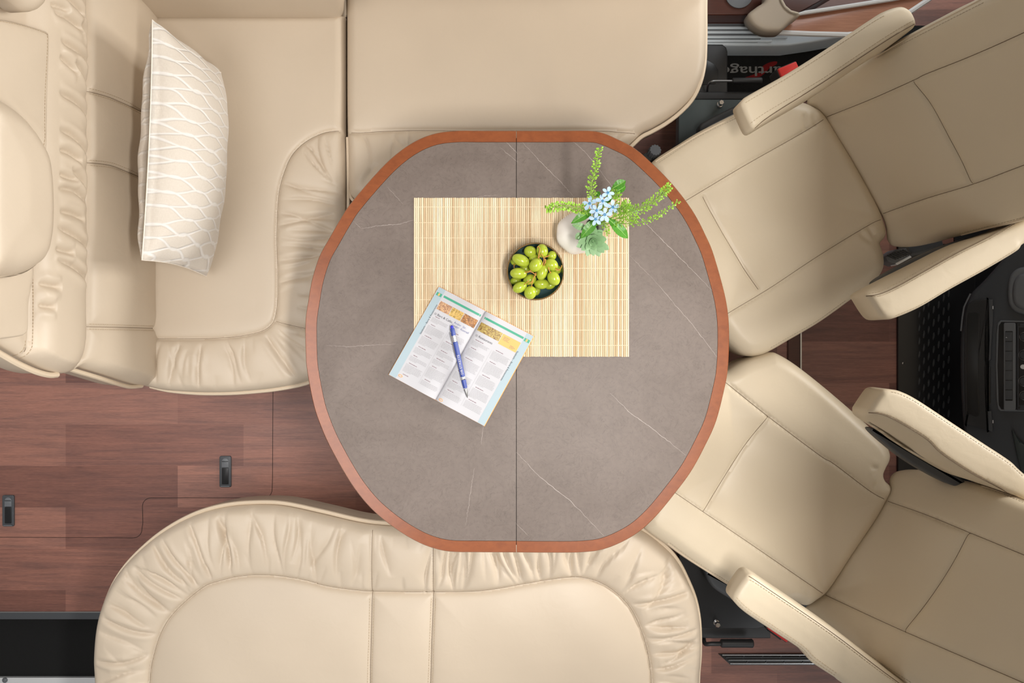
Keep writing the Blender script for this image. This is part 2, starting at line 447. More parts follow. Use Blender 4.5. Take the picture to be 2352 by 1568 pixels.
def wood(name, c1, c2, sc=(3, 60, 3), rot=0, rough=.35, coat=.25):
    g = N(name); v = g.mapv(g.tc, sc, (0, 0, 0), (0, 0, rot)); n1 = g.noise(v, 3, 5, .6, .5); n2 = g.noise(g.tc, 9, 2)
    c = g.mix(g.math('MULTIPLY', g.math('ADD', n1, g.math('MULTIPLY', n2, .6)), .65), c1, c2); g.bump(n1, .06, .0005)
    return g.out(c, rough, **{'Coat Weight': coat, 'Coat Roughness': .2})
RIM = wood('cherry_edge', srgb(102, 48, 22), srgb(164, 92, 48), (20, 30, 20), .4, .3, .5)
DOORWOOD = wood('walnut_panel', srgb(120, 62, 42), srgb(205, 150, 120), (6, 90, 6), math.radians(-32), .35, .3)
DARKWOOD = wood('dark_walnut', srgb(52, 20, 12), srgb(92, 44, 28), (6, 90, 6), math.radians(-20), .4, .2)

g = N('stone_laminate')
n1 = g.noise(g.tc, 7, 5, .6, .6); n2 = g.noise(g.tc, 120, 3); n3 = g.noise(g.tc, 26, 6, .62, 2.2)
c = g.ramp(n1, [(.3, srgb(108, 95, 87)), (.7, srgb(122, 109, 101))])
crk = g.math('ABSOLUTE', g.math('SUBTRACT', n3, .5))
c = g.mix(1.0, c, g.ramp(crk, [(0, (.74, .73, .72, 1)), (.014, (1, 1, 1, 1))]), 'MULTIPLY')
c = g.mix(1.0, c, g.ramp(n2, [(.3, (.94, .94, .94, 1)), (.7, (1.05, 1.05, 1.05, 1))]), 'MULTIPLY')
g.bump(n2, .15, .0004)
STONE = g.out(c, .52)
VEIN = mat('vein', srgb(172, 160, 153), .5, var=(.15, 60))
g = N('bamboo'); s_ = g.sep(g.tc)
v = g.t.nodes.new('ShaderNodeCombineXYZ'); g.t.links.new(g.math('FLOOR', g.math('MULTIPLY', s_[0], 1 / .0040)), v.inputs[0])
wn = g.t.nodes.new('ShaderNodeTexWhiteNoise'); wn.noise_dimensions = '3D'; g.t.links.new(v.outputs[0], wn.inputs['Vector'])
n1 = g.noise(g.mapv(g.tc, (400, 14, 1)), 1, 3)
c = g.ramp(wn.outputs['Value'], [(0, srgb(205, 176, 138)), (.5, srgb(226, 207, 174)), (1, srgb(238, 224, 196))])
c = g.mix(1.0, c, g.ramp(n1, [(.3, (.86, .82, .76, 1)), (.6, (1.03, 1.03, 1.03, 1))]), 'MULTIPLY')
BAMBOO = g.out(c, .6)
COTTON = mat('cotton_thread', srgb(250, 232, 205), .8)
BLACK = mat('black_plastic', (.026, .026, .027, 1), .45, bump=(.25, 500, .0006))
BLACKS = mat('smooth_black_plastic', (.012, .012, .013, 1), .3)
DGREY = mat('dark_grey_plastic', (.065, .07, .077, 1), .42, bump=(.3, 700, .0005))
GREY = mat('grey_plastic', (.15, .16, .172, 1), .45, bump=(.3, 600, .0006))
SLATE = mat('slate_metal', (.055, .068, .068, 1), .4, .2)
CARPET = mat('black_carpet', (.012, .012, .012, 1), .95, bump=(1, 900, .003), var=(.5, 500))
CHROME = mat('chrome', (.82, .82, .83, 1), .14, 1)
STEEL = mat('brushed_steel', (.5, .5, .5, 1), .3, 1)
WHITE = mat('white_plastic', (.78, .79, .8, 1), .35)
BLUEW = mat('pale_grey_white', (.74, .82, .88, 1), .32)
BEIGE = mat('beige_plastic', (.42, .35, .27, 1), .45, bump=(.2, 500, .0006))
RED = mat('red_plastic', (.62, .035, .03, 1), .3)
REDC = mat('red_carpet_print', (.30, .01, .012, 1), .9, bump=(1, 900, .002))
GREYC = mat('grey_carpet_print', (.34, .34, .34, 1), .9, bump=(1, 900, .002))
PAPER = mat('paper', srgb(194, 193, 197), .55)
LBLUE = mat('light_blue_print', srgb(166, 184, 192), .55)
GREEN = mat('green_print', srgb(62, 158, 128), .55)
ORANGE = mat('orange_print', srgb(228, 178, 100), .55)
ORANGED = mat('orange_cover', srgb(250, 170, 60), .5)
INK = mat('black_ink', srgb(80, 80, 90), .6)
INKL = mat('grey_ink', srgb(164, 162, 166), .6)
INKR = mat('red_ink', srgb(128, 95, 105), .6)
INKB = mat('biro_ink', srgb(140, 146, 190), .6)
def photo(name, cs, seed):
    g = N(name); n = g.noise(g.mapv(g.tc, (1, 1, 1), (seed, seed * 2, 0)), 260, 3, .6, 1.5)
    return g.out(g.ramp(n, [(.2 + .6 * i / (len(cs) - 1), srgb(*c)) for i, c in enumerate(cs)]), .5)
PH = [photo('print_photo_a', [(90, 50, 40), (150, 105, 85), (214, 170, 120), (240, 225, 210)], 1),
      photo('print_photo_b', [(70, 70, 50), (160, 130, 60), (230, 190, 110), (225, 150, 110)], 4),
      photo('print_photo_c', [(40, 22, 14), (110, 70, 40), (190, 130, 60), (235, 225, 215)], 7),
      photo('print_photo_d', [(50, 40, 25), (120, 80, 40), (190, 170, 90), (230, 160, 120)], 9)]
PENB = mat('blue_pen_barrel', srgb(52, 72, 150), .35)
PENT = mat('blue_stylus_rubber', srgb(50, 50, 190), .5)
PWHITE = mat('white_print', (.85, .85, .87, 1), .5)
GRAPE = mat('grape_skin', srgb(172, 186, 58), .22, var=(.16, 60), **{'Subsurface Weight': .35, 'Subsurface Radius': (.006, .008, .002), 'Subsurface Scale': .6})
GSTEM = mat('grape_stem', srgb(190, 135, 55), .6, var=(.3, 200))
BOWL_IN = mat('teal_glaze', srgb(66, 92, 94), .18, var=(.3, 30), coat=.4)
BOWL_RIM = mat('brown_glaze', srgb(120, 92, 55), .35, var=(.3, 90))
VASE = mat('matt_ceramic', srgb(246, 240, 233), .6, var=(.04, 20), bump=(.2, 200, .0005))
PETAL = mat('blue_petal', srgb(178, 204, 232), .5, var=(.1, 100), **{'Subsurface Weight': .2, 'Subsurface Radius': (.003, .004, .006)})
PCENT = mat('blue_flower_centre', srgb(90, 150, 190), .4)
LEAF = mat('green_leaf', srgb(72, 136, 30), .38, var=(.22, 60), bump=(.3, 150, .001))
LEAFV = mat('leaf_vein', srgb(150, 195, 100), .5)
POD = mat('seed_pod', srgb(150, 196, 62), .45, var=(.25, 300))
SSTEM = mat('sprig_stem', srgb(140, 175, 70), .5)
SUCC = mat('succulent_leaf', srgb(140, 176, 128), .5, var=(.12, 80))
g = N('woven_cushion_fabric')
uvn = g.t.nodes.new('ShaderNodeUVMap').outputs[0]; s_ = g.sep(uvn)
wob = g.noise(g.mapv(uvn, (3, 5, 1)), 1, 2); wob2 = g.math('MULTIPLY', g.math('SUBTRACT', wob, .5), .075)
Y = g.math('ADD', s_[1], wob2); sx = g.math('MULTIPLY', g.math('SINE', g.math('MULTIPLY', g.math('ADD', s_[0], g.math('MULTIPLY', s_[1], .25)), 21.0)), .019)
def fam(sign, off):
    a = g.math('ADD', Y, g.math('MULTIPLY', sx, sign)); a = g.math('ADD', g.math('MULTIPLY', a, 1 / .066), off)
    return g.math('ABSOLUTE', g.math('SUBTRACT', g.math('FRACT', a), .5))
dmin = g.math('MINIMUM', fam(1, 0), fam(-1, .5))
line = g.ramp(dmin, [(0, (1, 1, 1, 1)), (.045, (.8, .8, .8, 1)), (.12, (0, 0, 0, 1))])
wv = g.noise(g.mapv(uvn, (60, 900, 1)), 1, 2); wv2 = g.noise(g.mapv(uvn, (900, 60, 1)), 1, 2)
basec = g.ramp(g.math('MULTIPLY', g.math('ADD', wv, wv2), .5), [(.3, (.62, .55, .465, 1)), (.7, (.74, .67, .585, 1))])
c = g.mix(line, basec, (.80, .765, .72, 1))
g.bump(g.math('ADD', g.math('MULTIPLY', line, -1.0), g.math('MULTIPLY', wv, .25)), .55, .004)
PILLOW = g.out(c, g.math('SUBTRACT', .75, g.math('MULTIPLY', line, .35)), **{'Sheen Weight': .3})
# ------------------------------------------------------------------ the setting
Z0 = Flat(0)
def wbox(name, x0, y0, z0, x1, y1, z1, m, parent=None, kind=None):
    o = MB().box(((x0 + x1) / 2, (y0 + y1) / 2, (z0 + z1) / 2), (x1 - x0) / 2, (y1 - y0) / 2, (z1 - z0) / 2).build(name, m, parent)
    if kind: o['kind'] = kind
    return o
wy = lambda py, z=0.: -(py - 784) / F * (CAMZ - z)
wx = lambda px, z=0.: (px - 1176) / F * (CAMZ - z)
fl = MB()
for (x0, y0, x1, y1) in ((-1.95, wy(1405), 2.4, 1.04), (wx(300), -1.35, 2.4, wy(1405))):
    fl.box(((x0 + x1) / 2, (y0 + y1) / 2, -.02), (x1 - x0) / 2, (y1 - y0) / 2, .02)
tag(fl.build('floor', FLOOR, smooth=False), kind='structure')
def groove(px, z, wd, m, name, kind='structure', parent=None):
    mb = MB(); pts = [P(a, b, z) for a, b in px]; ribbon(pts, wd, z, mb)
    o = mb.build(name, m, parent, smooth=False)
    if kind: o['kind'] = kind
    return o
GROOVE = mat('joint_gap', (.012, .006, .004, 1), .8)
arc = lambda cx, cy, r, a0, a1, n=8: [(cx + r * math.cos(math.radians(a0 + (a1 - a0) * i / n)), cy + r * math.sin(math.radians(a0 + (a1 - a0) * i / n))) for i in range(n + 1)]
hatch = [(-60, 1233), (300, 1235)] + arc(306, 1215, 20, 90, 0) + [(328, 1200)] + arc(347, 1163, 20, 180, 270) + [(400, 1143), (600, 1143)] + arc(606, 1124, 19, 90, 0) + [(626, 1100), (627, 900), (627, 700)]
groove(hatch, .0006, .0014, GROOVE, 'trim_1')
groove([(-60, 835), (100, 835)], .0006, .002, GROOVE, 'trim_2')
# transition strip between living area and cab
tr = MB(); tr.box((wx(1823), wy(800), .003), S(14, 0), .35, .003); tag(tr.build('trim_3', DARKWOOD), kind='structure')
tr = MB(); tr.box((wx(1837.5), wy(800), .005), .0022, .35, .004); tag(tr.build('trim_4', STEEL), kind='structure')
# entrance step well
zs = -.22
wbox('trim_5', -1.95, wy(1418) - .004, -.045, wx(300), wy(1405) + .0, .002, DGREY, kind='structure')
wbox('trim_6', -1.95, wy(1405) - .001, .001, wx(300), wy(1405) + .0022, .0035, STEEL, kind='structure')
wbox('floor_step', -1.95, -1.35, zs - .02, wx(300), wy(1408), zs, CARPET, kind='structure')
wbox('wall_step', -1.95, wy(1408) - .0, zs, wx(300), wy(1408) + .02, -.045, BLACK, kind='structure')
ys = wy(1556, zs + .012)
wbox('trim_7', -1.95, ys - .028, zs, wx(320), ys, zs + .012, WHITE, kind='structure')
wbox('trim_8', -1.95, ys - .12, zs, wx(320), ys - .028, zs + .010, BLACKS, kind='structure')
b = MB().lathe(P(12, 1561, zs + .012), [(.008, 0), (.0085, .003), (.006, .006), (.002, .0072)], 16); kn = b.build('door_buffer', GREY)
tag(kn, 'small round grey buffer on the white strip of the entrance step', 'buffer')
# floor latches
def latch(cx, cy, label):
    z = .004; t = thing('floor_latch', label, 'latch', P(cx, cy, 0), 'black floor hatch latches')
    f = Flat(.006); w_, h_ = 13.3, 36
    MB().prism(f, f.uv(rrect(cx - w_, cy - h_, cx + w_, cy + h_, 4)), -.006, 0.0, .0015).build('frame', DGREY, t)
    f2 = Flat(.0068)
    MB().prism(f2, f2.uv([(cx - 8, cy - 10), (cx + 8, cy - 10), (cx + 8, cy - 24)] + arc(cx, cy - 23, 8, 0, -180, 8) + [(cx - 8, cy - 24)]), -.004, 0, .001).build('release_button', GREY, t)
    f3 = Flat(.0078)
    MB().prism(f3, f3.uv(rrect(cx - 7.5, cy - 9, cx + 7.5, cy + 29, 2)), -.004, 0, .001).build('lever', BLACKS, t)
    tb = MB().box(P(cx, cy + 33.5, .008), S(10, 0), .0012, .0012).build('lip', GREY, t)
latch(517, 1083, 'black latch in the wood floor above the curved bench end')
latch(18, 1173, 'black latch in the wood floor at the left edge of the picture')

wbox('ceiling', .44, -1.4, 1.75, 2.4, 1.5, 1.79, BEIGE, kind='structure')
# walls behind the benches (mostly outside the frame)
wbox('wall_top', -1.95, 1.0, 0, .55, 1.04, 1.3, WHITE, kind='structure')
wbox('wall_left', -1.97, -.4, 0, -1.93, 1.04, 1.3, WHITE, kind='structure')

# ------------------------------------------------------------------ table
ZT = .72
TO = [(1190, 298), (1100, 298), (1049, 298), (1000, 304), (955, 321), (910, 351), (865, 394), (805, 464), (781, 500), (755, 545), (732, 587), (715, 640), (706, 690), (700, 730), (699, 765), (700, 810), (703, 850),
      (718, 929), (735, 980), (755, 1025), (790, 1088), (820, 1133), (856, 1174), (905, 1214), (954, 1244), (996, 1261), (1038, 1269), (1100, 1270), (1182, 1270.5),
      (1260, 1271), (1338, 1270), (1394, 1261), (1457, 1231), (1506, 1189), (1555, 1130), (1590, 1082), (1620, 1027), (1647, 967), (1668, 884), (1674, 845), (1676.5, 800), (1676.5, 751),
      (1673, 710), (1664, 664), (1640, 580), (1622, 538), (1603, 500), (1580, 464), (1545, 420), (1503, 377), (1458, 338), (1416, 316), (1385, 303), (1353, 298), (1280, 298)]
FT = Flat(ZT)
touter = resample(FT.uv(catmull(TO, True, 6)), .006)
if area2(touter) < 0: touter = touter[::-1]
def offs(p, d):
    t = np.roll(p, -2, 0) - np.roll(p, 2, 0); t /= np.linalg.norm(t, axis=1)[:, None]; return p + np.stack([-t[:, 1], t[:, 0]], 1) * d
tinner = offs(touter, S(28, ZT))
tbl = thing('dinette_table', 'large rounded table with grey stone-look top and cherry wood edge, in the middle', 'table', (0, 0, 0))
xs = S(1186 - 1176, ZT)
def halves(ring_o, ring_i, name, m, h0, h1, bev, gap=.0006):
    # wood edge: one curved rail per half
    n = len(ring_o)
    for sgn in (-1, 1):
        idx = [i for i in range(n) if sgn * (ring_o[i, 0] - xs) > 0.001]
        # rotate so that indices are contiguous
        br_ = [k for k in range(len(idx)) if (idx[k] - idx[k - 1]) % n != 1]
        k = br_[0] if br_ else 0; idx = idx[k:] + idx[:k]
        O = ring_o[idx].copy(); I = ring_i[idx].copy()
        for A in (O, I): A[0, 0] = A[-1, 0] = xs + sgn * gap
        prof = []   # cross-section from inner bottom round the outside to inner top
        th = h1 - h0; k_ = 6
        rows = [(1.0, h0), (.12, h0)] + [(.12 - .12 * math.sin(math.pi * j / k_), h0 + th / 2 - th / 2 * math.cos(math.pi * j / k_)) for j in range(1, k_)] + [(.12, h1), (1.0, h1)]
        V = []; Fc = []; mlen = len(idx)
        for f_, z in rows:
            q = O + (I - O) * f_; V += [(a[0], a[1], z) for a in q]
        R = len(rows)
        for r_ in range(R - 1):
            for i in range(mlen - 1): Fc.append((r_ * mlen + i, r_ * mlen + i + 1, (r_ + 1) * mlen + i + 1, (r_ + 1) * mlen + i))
        for i in range(mlen - 1): Fc.append(((R - 1) * mlen + i, (R - 1) * mlen + i + 1, i + 1, i))
        Fc.append(tuple(r_ * mlen for r_ in range(R))); Fc.append(tuple(r_ * mlen + mlen - 1 for r_ in range(R))[::-1])
        mk(name, V, Fc, m, tbl, True, 40)
halves(touter, tinner, 'wood_edge', RIM, ZT - .028, ZT, .004)
for sgn in (-1, 1):
    idx = [i for i in range(len(tinner)) if sgn * (tinner[i, 0] - xs) > 0.001]
    br_ = [k for k in range(len(idx)) if (idx[k] - idx[k - 1]) % len(tinner) != 1]; k = br_[0] if br_ else 0; idx = idx[k:] + idx[:k]
    q = offs(tinner, .0006)[idx].copy(); q[0, 0] = q[-1, 0] = xs + sgn * .0006
    MB().prism(Flat(0), q, ZT - .024, ZT - .0003).build('table_leaf', STONE, tbl, smooth=False)
rng = random.Random(4)
def jag(pts, z, amp=1.2, n=10):
    out = []
    for (a, b), (c_, d) in zip(pts[:-1], pts[1:]):
        for k in range(n): t = k / n; out.append(P(a + (c_ - a) * t + rng.gauss(0, amp) * .6, b + (d - b) * t + rng.gauss(0, amp) * .6, z))
    out.append(P(*pts[-1], z)); return out
for pts, wd in (([(1163, 326), (1189, 353)], .0012), ([(1148, 337), (1189, 372)], .0008), ([(1200, 326), (1240, 370), (1290, 420), (1318, 452)], .0011), ([(1318, 326), (1345, 350), (1400, 420), (1440, 470)], .001),
                ([(1440, 470), (1500, 530), (1560, 590), (1637, 668)], .0014), ([(1446, 587), (1500, 640)], .0006), ([(1500, 640), (1590, 745), (1648, 820)], .0013), ([(1402, 903), (1450, 950), (1500, 985), (1575, 1045)], .0016),
                ([(1186, 1038), (1240, 1095), (1310, 1150), (1387, 1230)], .0014), ([(830, 525), (870, 518), (915, 515), (950, 505)], .0014), ([(812, 508), (830, 525)], .0008), ([(750, 793), (800, 796), (860, 792), (915, 790)], .0008),
                ([(1090, 1075), (1082, 1120), (1075, 1170), (1070, 1205)], .0010), ([(1110, 978), (1105, 1020)], .0009), ([(890, 430), (925, 468)], .0008), ([(1095, 452), (1145, 447)], .0008), ([(1184, 1200), (1215, 1232)], .0007)):
    vm_ = MB(); pp = jag(pts, ZT, .8, 14); n = len(pp); ribbon(pp, np.array([wd * .72 * (.35 + .65 * math.sin(math.pi * (i + .5) / n)) * rng.uniform(.5, 1.2) for i in range(n)]), ZT - .00025, vm_); vm_.build('marble_vein', VEIN, tbl, smooth=False)
MB().box((xs, 0, ZT - .018), .003, S(470, ZT), .007).build('leaf_joint', BLACKS, tbl)
MB().lathe((-.02, .02, 0), [(.20, 0), (.20, .012), (.19, .02), (.05, .028), (.042, .04), (.042, ZT - .06), (.12, ZT - .04), (.14, ZT - .026)], 40).build('pedestal', STEEL, tbl)

# ------------------------------------------------------------------ placemat
z0, z1 = ZT, ZT + .0022
a = P(950, 454, z1); b = P(1445, 819, z1); pm = thing('bamboo_placemat', 'pale bamboo slat placemat under the bowl and the vase', 'placemat', ((a.x + b.x) / 2, (a.y + b.y) / 2, z0))
mb = MB(); pit = .0040; n = int((b.x - a.x) / pit); rng = random.Random(3)
for i in range(n):
    cx = a.x + (i + .5) * (b.x - a.x) / n; y0 = b.y + rng.uniform(-.0004, .0004); y1 = a.y + rng.uniform(-.0004, .0004); r = pit * .47
    V = []
    for y in (y0, y1):
        for k in range(6): an = math.pi * k / 5; V.append((cx - r * math.cos(an), y, z0 + .0004 + .0016 * math.sin(an) * rng.uniform(.95, 1)))
        V.append((cx + r, y, z0)); V.append((cx - r, y, z0))
    mb.add(V, [(k, (k + 1) % 8, 8 + (k + 1) % 8, 8 + k) for k in range(8)] + [tuple(range(8))[::-1], tuple(range(8, 16))])
mb.build('slats', BAMBOO, pm, sharp=60)
for py in (475, 511, 546, 581, 616, 652, 688, 723, 758, 793):
    V = []; pts = []
    for i in range(n * 2):
        x = a.x + .001 + i * (b.x - a.x - .002) / (n * 2 - 1); pts.append((x, P(0, py, z1).y, z1 - .0001 + (.0003 if i % 2 else -.0007)))
    MB().tube(pts, .0005, 4).build('binding_thread', COTTON, pm)

# ------------------------------------------------------------------ bowl and grapes
zr = .772; bc = P(1230, 623, zr); bc.z = z1
bowl = thing('small_bowl', 'small dark teal glazed bowl with a brown rim holding green grapes', 'bowl', bc)
R = S(66.5, zr); H = zr - z1
inn = []; out = []
for k in range(14):
    t = k / 13; out.append((R * (.45 + .55 * math.sin(math.pi / 2 * t) ** .8) if k else R * .42, H * t ** 1.5))
for k in range(14):
    t = 1 - k / 13; inn.append((max(.0005, (R - .0028) * (math.sin(math.pi / 2 * t) ** .62)), .006 + (H - .006) * t ** 2.0))
MB().lathe(bc, out, 48, cap1=False).build('outer_wall', BOWL_RIM, bowl)
MB().lathe(bc, [(R - .0026, H)] + inn[1:], 48, cap0=False).build('inner_glaze', BOWL_IN, bowl)
MB().lathe(bc, [(R - .0030, H - .0012), (R - .0026, H + .0004), (R - .0014, H + .0010), (R - .0002, H + .0003), (R, H - .0015)], 48, cap0=False, cap1=False).build('rim', BOWL_RIM, bowl)
def grape(cx, cy, a, b, ang, z, label, stem=None):
    c = P(cx, cy, z); A = S(a, z); B = S(b, z); an = math.radians(ang)
    t = thing('grape', label, 'grape', c, 'green grapes in the bowl')
    X = Vector((math.cos(an), math.sin(an), 0)); Y = Vector((-X.y, X.x, 0))
    MB().ellipsoid(c, Y * B, Vector((0, 0, 1)) * B, X * A, 24, 16).build('berry', GRAPE, t)
    if stem:
        sx_, sy_ = stem; d = P(sx_, sy_, z) - c; d.z = .0; q = c + Vector((d.x * .80, d.y * .80, B * .62)); dn = d.normalized()
        e = q + dn * .006 + Vector((0, 0, .005))
        MB().tube([q - Vector((0, 0, .001)), q + dn * .002 + Vector((0, 0, .002)), e, e + dn * .004 + Vector((.001, .002, 0))], [.0016, .0009, .0008, .0012], 7).build('stem', GSTEM, t)
zt, zm, zl = .781, .768, .752
G = [(1196.3, 597.8, 21, 13.6, -25, zt, 'long pale green grape at the upper left on top of the pile', None),
     (1218, 578, 15, 13.5, -20, zm, 'round green grape near the bowl\'s top rim, left of the one with a curled stem', None),
     (1245.4, 576, 16, 13.3, 100, zt, 'upright green grape at the top of the bowl beside a curled stem', (1239, 590)),
     (1267.5, 587, 11.5, 10.8, 60, zm, 'small yellowish grape at the upper right with a brown scar', (1258, 589)),
     (1227, 593.5, 13, 11, 0, zm, 'half-hidden grape above the central grape', None),
     (1230.8, 608.6, 17.5, 14.5, 48, zt + .006, 'big bright grape at the very centre of the pile', None),
     (1266.5, 608, 16, 14, -30, zt, 'shiny grape at the right with a stem bending to the rim', (1279, 618)),
     (1245.4, 625, 19, 12.5, 72, zt, 'upright oval grape just below and right of the central grape', (1250, 607)),
     (1271.6, 639, 17.5, 14, -60, zt, 'large grape at the lower right, yellowish at its top', (1262, 624)),
     (1191, 627.8, 19.5, 13.2, -3, zt, 'oval grape at the middle left lying sideways', (1211, 625)),
     (1216.7, 642.5, 16, 12.5, 25, zm, 'grape with a brown stem between the two lower left grapes', (1226, 636)),
     (1244, 652, 17, 12, 5, zm, 'dull green grape below the upright oval grape', None),
     (1193.8, 659.7, 17, 12.3, 25, zt, 'oval grape at the lower left with stem at its upper right', (1206, 652)),
     (1218, 671.8, 15.5, 14.3, 80, zt, 'round grape lowest in the bowl with a brown spot', (1221, 656)),
     (1182, 597, 12.5, 10.5, 80, zl + .004, 'shaded grape mostly under the long upper left grape', (1181, 610)),
     (1206.5, 617, 13, 11, 0, zl + .006, 'shaded grape behind the middle left grape', None),
     (1184, 645, 13, 10, 10, zl, 'dark green grape deep at the left side of the bowl', None),
     (1279, 619.5, 11, 10, 70, zl, 'dark green grape deep at the right under the shiny grape', None),
     (1264, 655, 13, 9, 20, zl - .002, 'dark grape deep below the large lower right grape', None),
     (1232, 668, 11, 9, 70, zl - .003, 'dark grape deep beside the lowest grape', None)]
for a_ in G: grape(*a_)
gs = MB()
for pts in ([(1236, 592), (1238, 582), (1240, 572), (1237, 566), (1234, 568)], [(1243, 582), (1249, 592), (1249, 600), (1246, 608)], [(1249, 592), (1256, 589), (1263, 586)], [(1231, 626), (1226, 640), (1221, 648), (1213, 652)], [(1211, 625), (1220, 624), (1232, 632)], [(1276, 619), (1284, 620), (1289, 614), (1290, 609)], [(1252, 594), (1253, 602), (1250, 606)]):
    q = catmull(pts, False, 5); gs.tube([P(x, y, zt + .016 - .00 * i) for i, (x, y) in enumerate(q)], .0009, 6)
tag(gs.build('grape_stalk', GSTEM), 'thin branching yellow-brown stalk lying over the grapes', 'stalk')

# ------------------------------------------------------------------ magazine
zc = ZT + .0004
MA, MBr, MC, MD = P(1008, 658, .728), P(1226, 772, .728), P(1112, 978, .728), P(893, 860, .728)   # top-left, top-right, bottom-right, bottom-left
mc = (MA + MBr + MC + MD) / 4
mag = thing('open_guide_book', 'open travel guide with colour photos, lying tilted across the placemat corner', 'book', (mc.x, mc.y, zc))
def mp(u, v, dz=0.0):          # u 0..1 across the spread, v 0..1 from top to bottom
    p = (MA * (1 - u) + MBr * u) * (1 - v) + (MD * (1 - u) + MC * u) * v
    s_ = abs(u - .492); zz = .0075 + .0028 * math.exp(-((s_ - .12) / .10) ** 2) - .0052 * math.exp(-(s_ / .018)) - .004 * max(0, (s_ - .25)) * 2
    return Vector((p.x, p.y, ZT + max(.0026 if dz < 0 else 0, zz * .95 + .0026 + dz)))
def sheet(u0, u1, v0, v1, dz, m, name, nu=24, th=None, parent=None):
    V = []; Fc = []
    for j in range(2):
        for i in range(nu + 1): V.append(mp(u0 + (u1 - u0) * i / nu, (v0, v1)[j], dz))
    for i in range(nu): Fc.append((i, i + 1, nu + 1 + i + 1, nu + 1 + i))
    if th is not None:
        b_ = len(V)
        for j in range(2):
            for i in range(nu + 1):
                q = mp(u0 + (u1 - u0) * i / nu, (v0, v1)[j], dz); V.append(Vector((q.x, q.y, th)))
        for i in range(nu):
            Fc.append((b_ + i, b_ + nu + 1 + i, b_ + nu + 2 + i, b_ + i + 1)); Fc.append((i, b_ + i, b_ + i + 1, i + 1)); Fc.append((nu + 1 + i, nu + 2 + i, b_ + nu + 2 + i, b_ + nu + 1 + i))
        Fc.append((0, nu + 1, b_ + nu + 1, b_)); Fc.append((nu, b_ + nu, b_ + 2 * nu + 1, 2 * nu + 1))
    return mk(name, V, Fc, m, parent or mag, True, 50)
sheet(-.006, .4915, -.004, 1.004, -.0068, ORANGED, 'cover', 10, ZT + .0024)
sheet(.4925, 1.006, -.004, 1.004, -.0068, ORANGED, 'cover', 10, ZT + .0024)
pl = sheet(0, .4915, 0, 1, 0, PAPER, 'page_block', 30, ZT + .0030)
pr = sheet(.4925, 1, 0, 1, 0, PAPER, 'page_block', 30, ZT + .0030)
e1 = .00015
sheet(.001, .072, .001, .999, e1, LBLUE, 'blue_margin', 6, None, pl); sheet(.93, .999, .001, .999, e1, LBLUE, 'blue_margin', 6, None, pr)
sheet(.012, .066, .052, .085, 2 * e1, GREEN, 'green_tab', 4, None, pl); sheet(.936, .99, .052, .085, 2 * e1, GREEN, 'green_tab', 4, None, pr)
sheet(.03, .046, .055, .082, 3 * e1, ORANGE, 'tab_symbol', 2, None, pl); sheet(.953, .969, .055, .082, 3 * e1, ORANGE, 'tab_symbol', 2, None, pr)
sheet(.085, .475, .052, .074, e1, GREEN, 'green_bar', 16, None, pl); sheet(.515, .925, .052, .074, e1, GREEN, 'green_bar', 16, None, pr)
sheet(.082, .205, .115, .205, e1, PH[0], 'printed_photo', 8, None, pl); sheet(.21, .33, .115, .205, e1, PH[1], 'printed_photo', 8, None, pl); sheet(.335, .475, .115, .205, e1, PH[2], 'printed_photo', 8, None, pl)
sheet(.508, .735, .115, .205, e1, PH[3], 'printed_photo', 12, None, pr); sheet(.74, .925, .115, .225, e1, ORANGE, 'orange_info_box', 12, None, pr)
XU = (MBr - MA).normalized(); YV = (MA - MD).normalized()
def lines(u0, u1, vs_, m, parent, name, hgt=.0035, ragged=True, seed=0):
    rg = random.Random(seed); mb = MB()
    for v_ in vs_:
        ue = u1 - (rg.uniform(0, .03) if ragged else 0); u = u0
        while u < ue:
            l = rg.uniform(.008, .026); e = min(ue, u + l)
            if e - u > .003:
                q = [mp(u, v_, 2 * e1), mp(e, v_, 2 * e1), mp(e, v_ + hgt, 2 * e1), mp(u, v_ + hgt, 2 * e1)]; mb.add(q, [(0, 1, 2, 3)])
            u = e + .0035
    return mb.build(name, m, parent, smooth=False)
def paragraphs(cols, parent, seed):
    rg = random.Random(seed); tx = []; hd = []
    for (u0, u1, v0, v1) in cols:
        v_ = v0
        while v_ < v1:
            hd.append((u0 + .02, u0 + rg.uniform(.07, .11), v_)); v_ += .021; n_ = rg.randint(4, 9)
            for k in range(n_):
                if v_ > v1: break
                tx.append((u0, u1 if k < n_ - 1 else (u0 + u1) / 2, v_)); v_ += .0122
            v_ += .018
    for lst, m, nm, hg in ((tx, INKL, 'body_text', .0042), (hd, INKR, 'paragraph_heading', .0055)):
        mb = MB()
        for (u0, u1, v_) in lst:
            if m is INKR: mb = MB()
            u = u0; ue = u1 - rg.uniform(0, .015)
            while u < ue:
                e = min(ue, u + rg.uniform(.006, .022))
                if e - u > .002: mb.add([mp(u, v_, 2 * e1), mp(e, v_, 2 * e1), mp(e, v_ + hg, 2 * e1), mp(u, v_ + hg, 2 * e1)], [(0, 1, 2, 3)])
                u = e + .003
            if m is INKR: mb.build(nm, m, parent, smooth=False)
        if m is INKL: mb.build(nm, m, parent, smooth=False)
paragraphs([(.09, .265, .275, .93), (.29, .465, .33, .93)], pl, 1)
paragraphs([(.52, .70, .29, .93), (.735, .915, .29, .93)], pr, 2)
for u, par in ((.278, pl), (.718, pr)):
    q = MB(); q.add([mp(u, .31, 2 * e1), mp(u + .0015, .31, 2 * e1), mp(u + .0015, .93, 2 * e1), mp(u, .93, 2 * e1)], [(0, 1, 2, 3)]); q.build('column_rule', INKL, par, smooth=False)
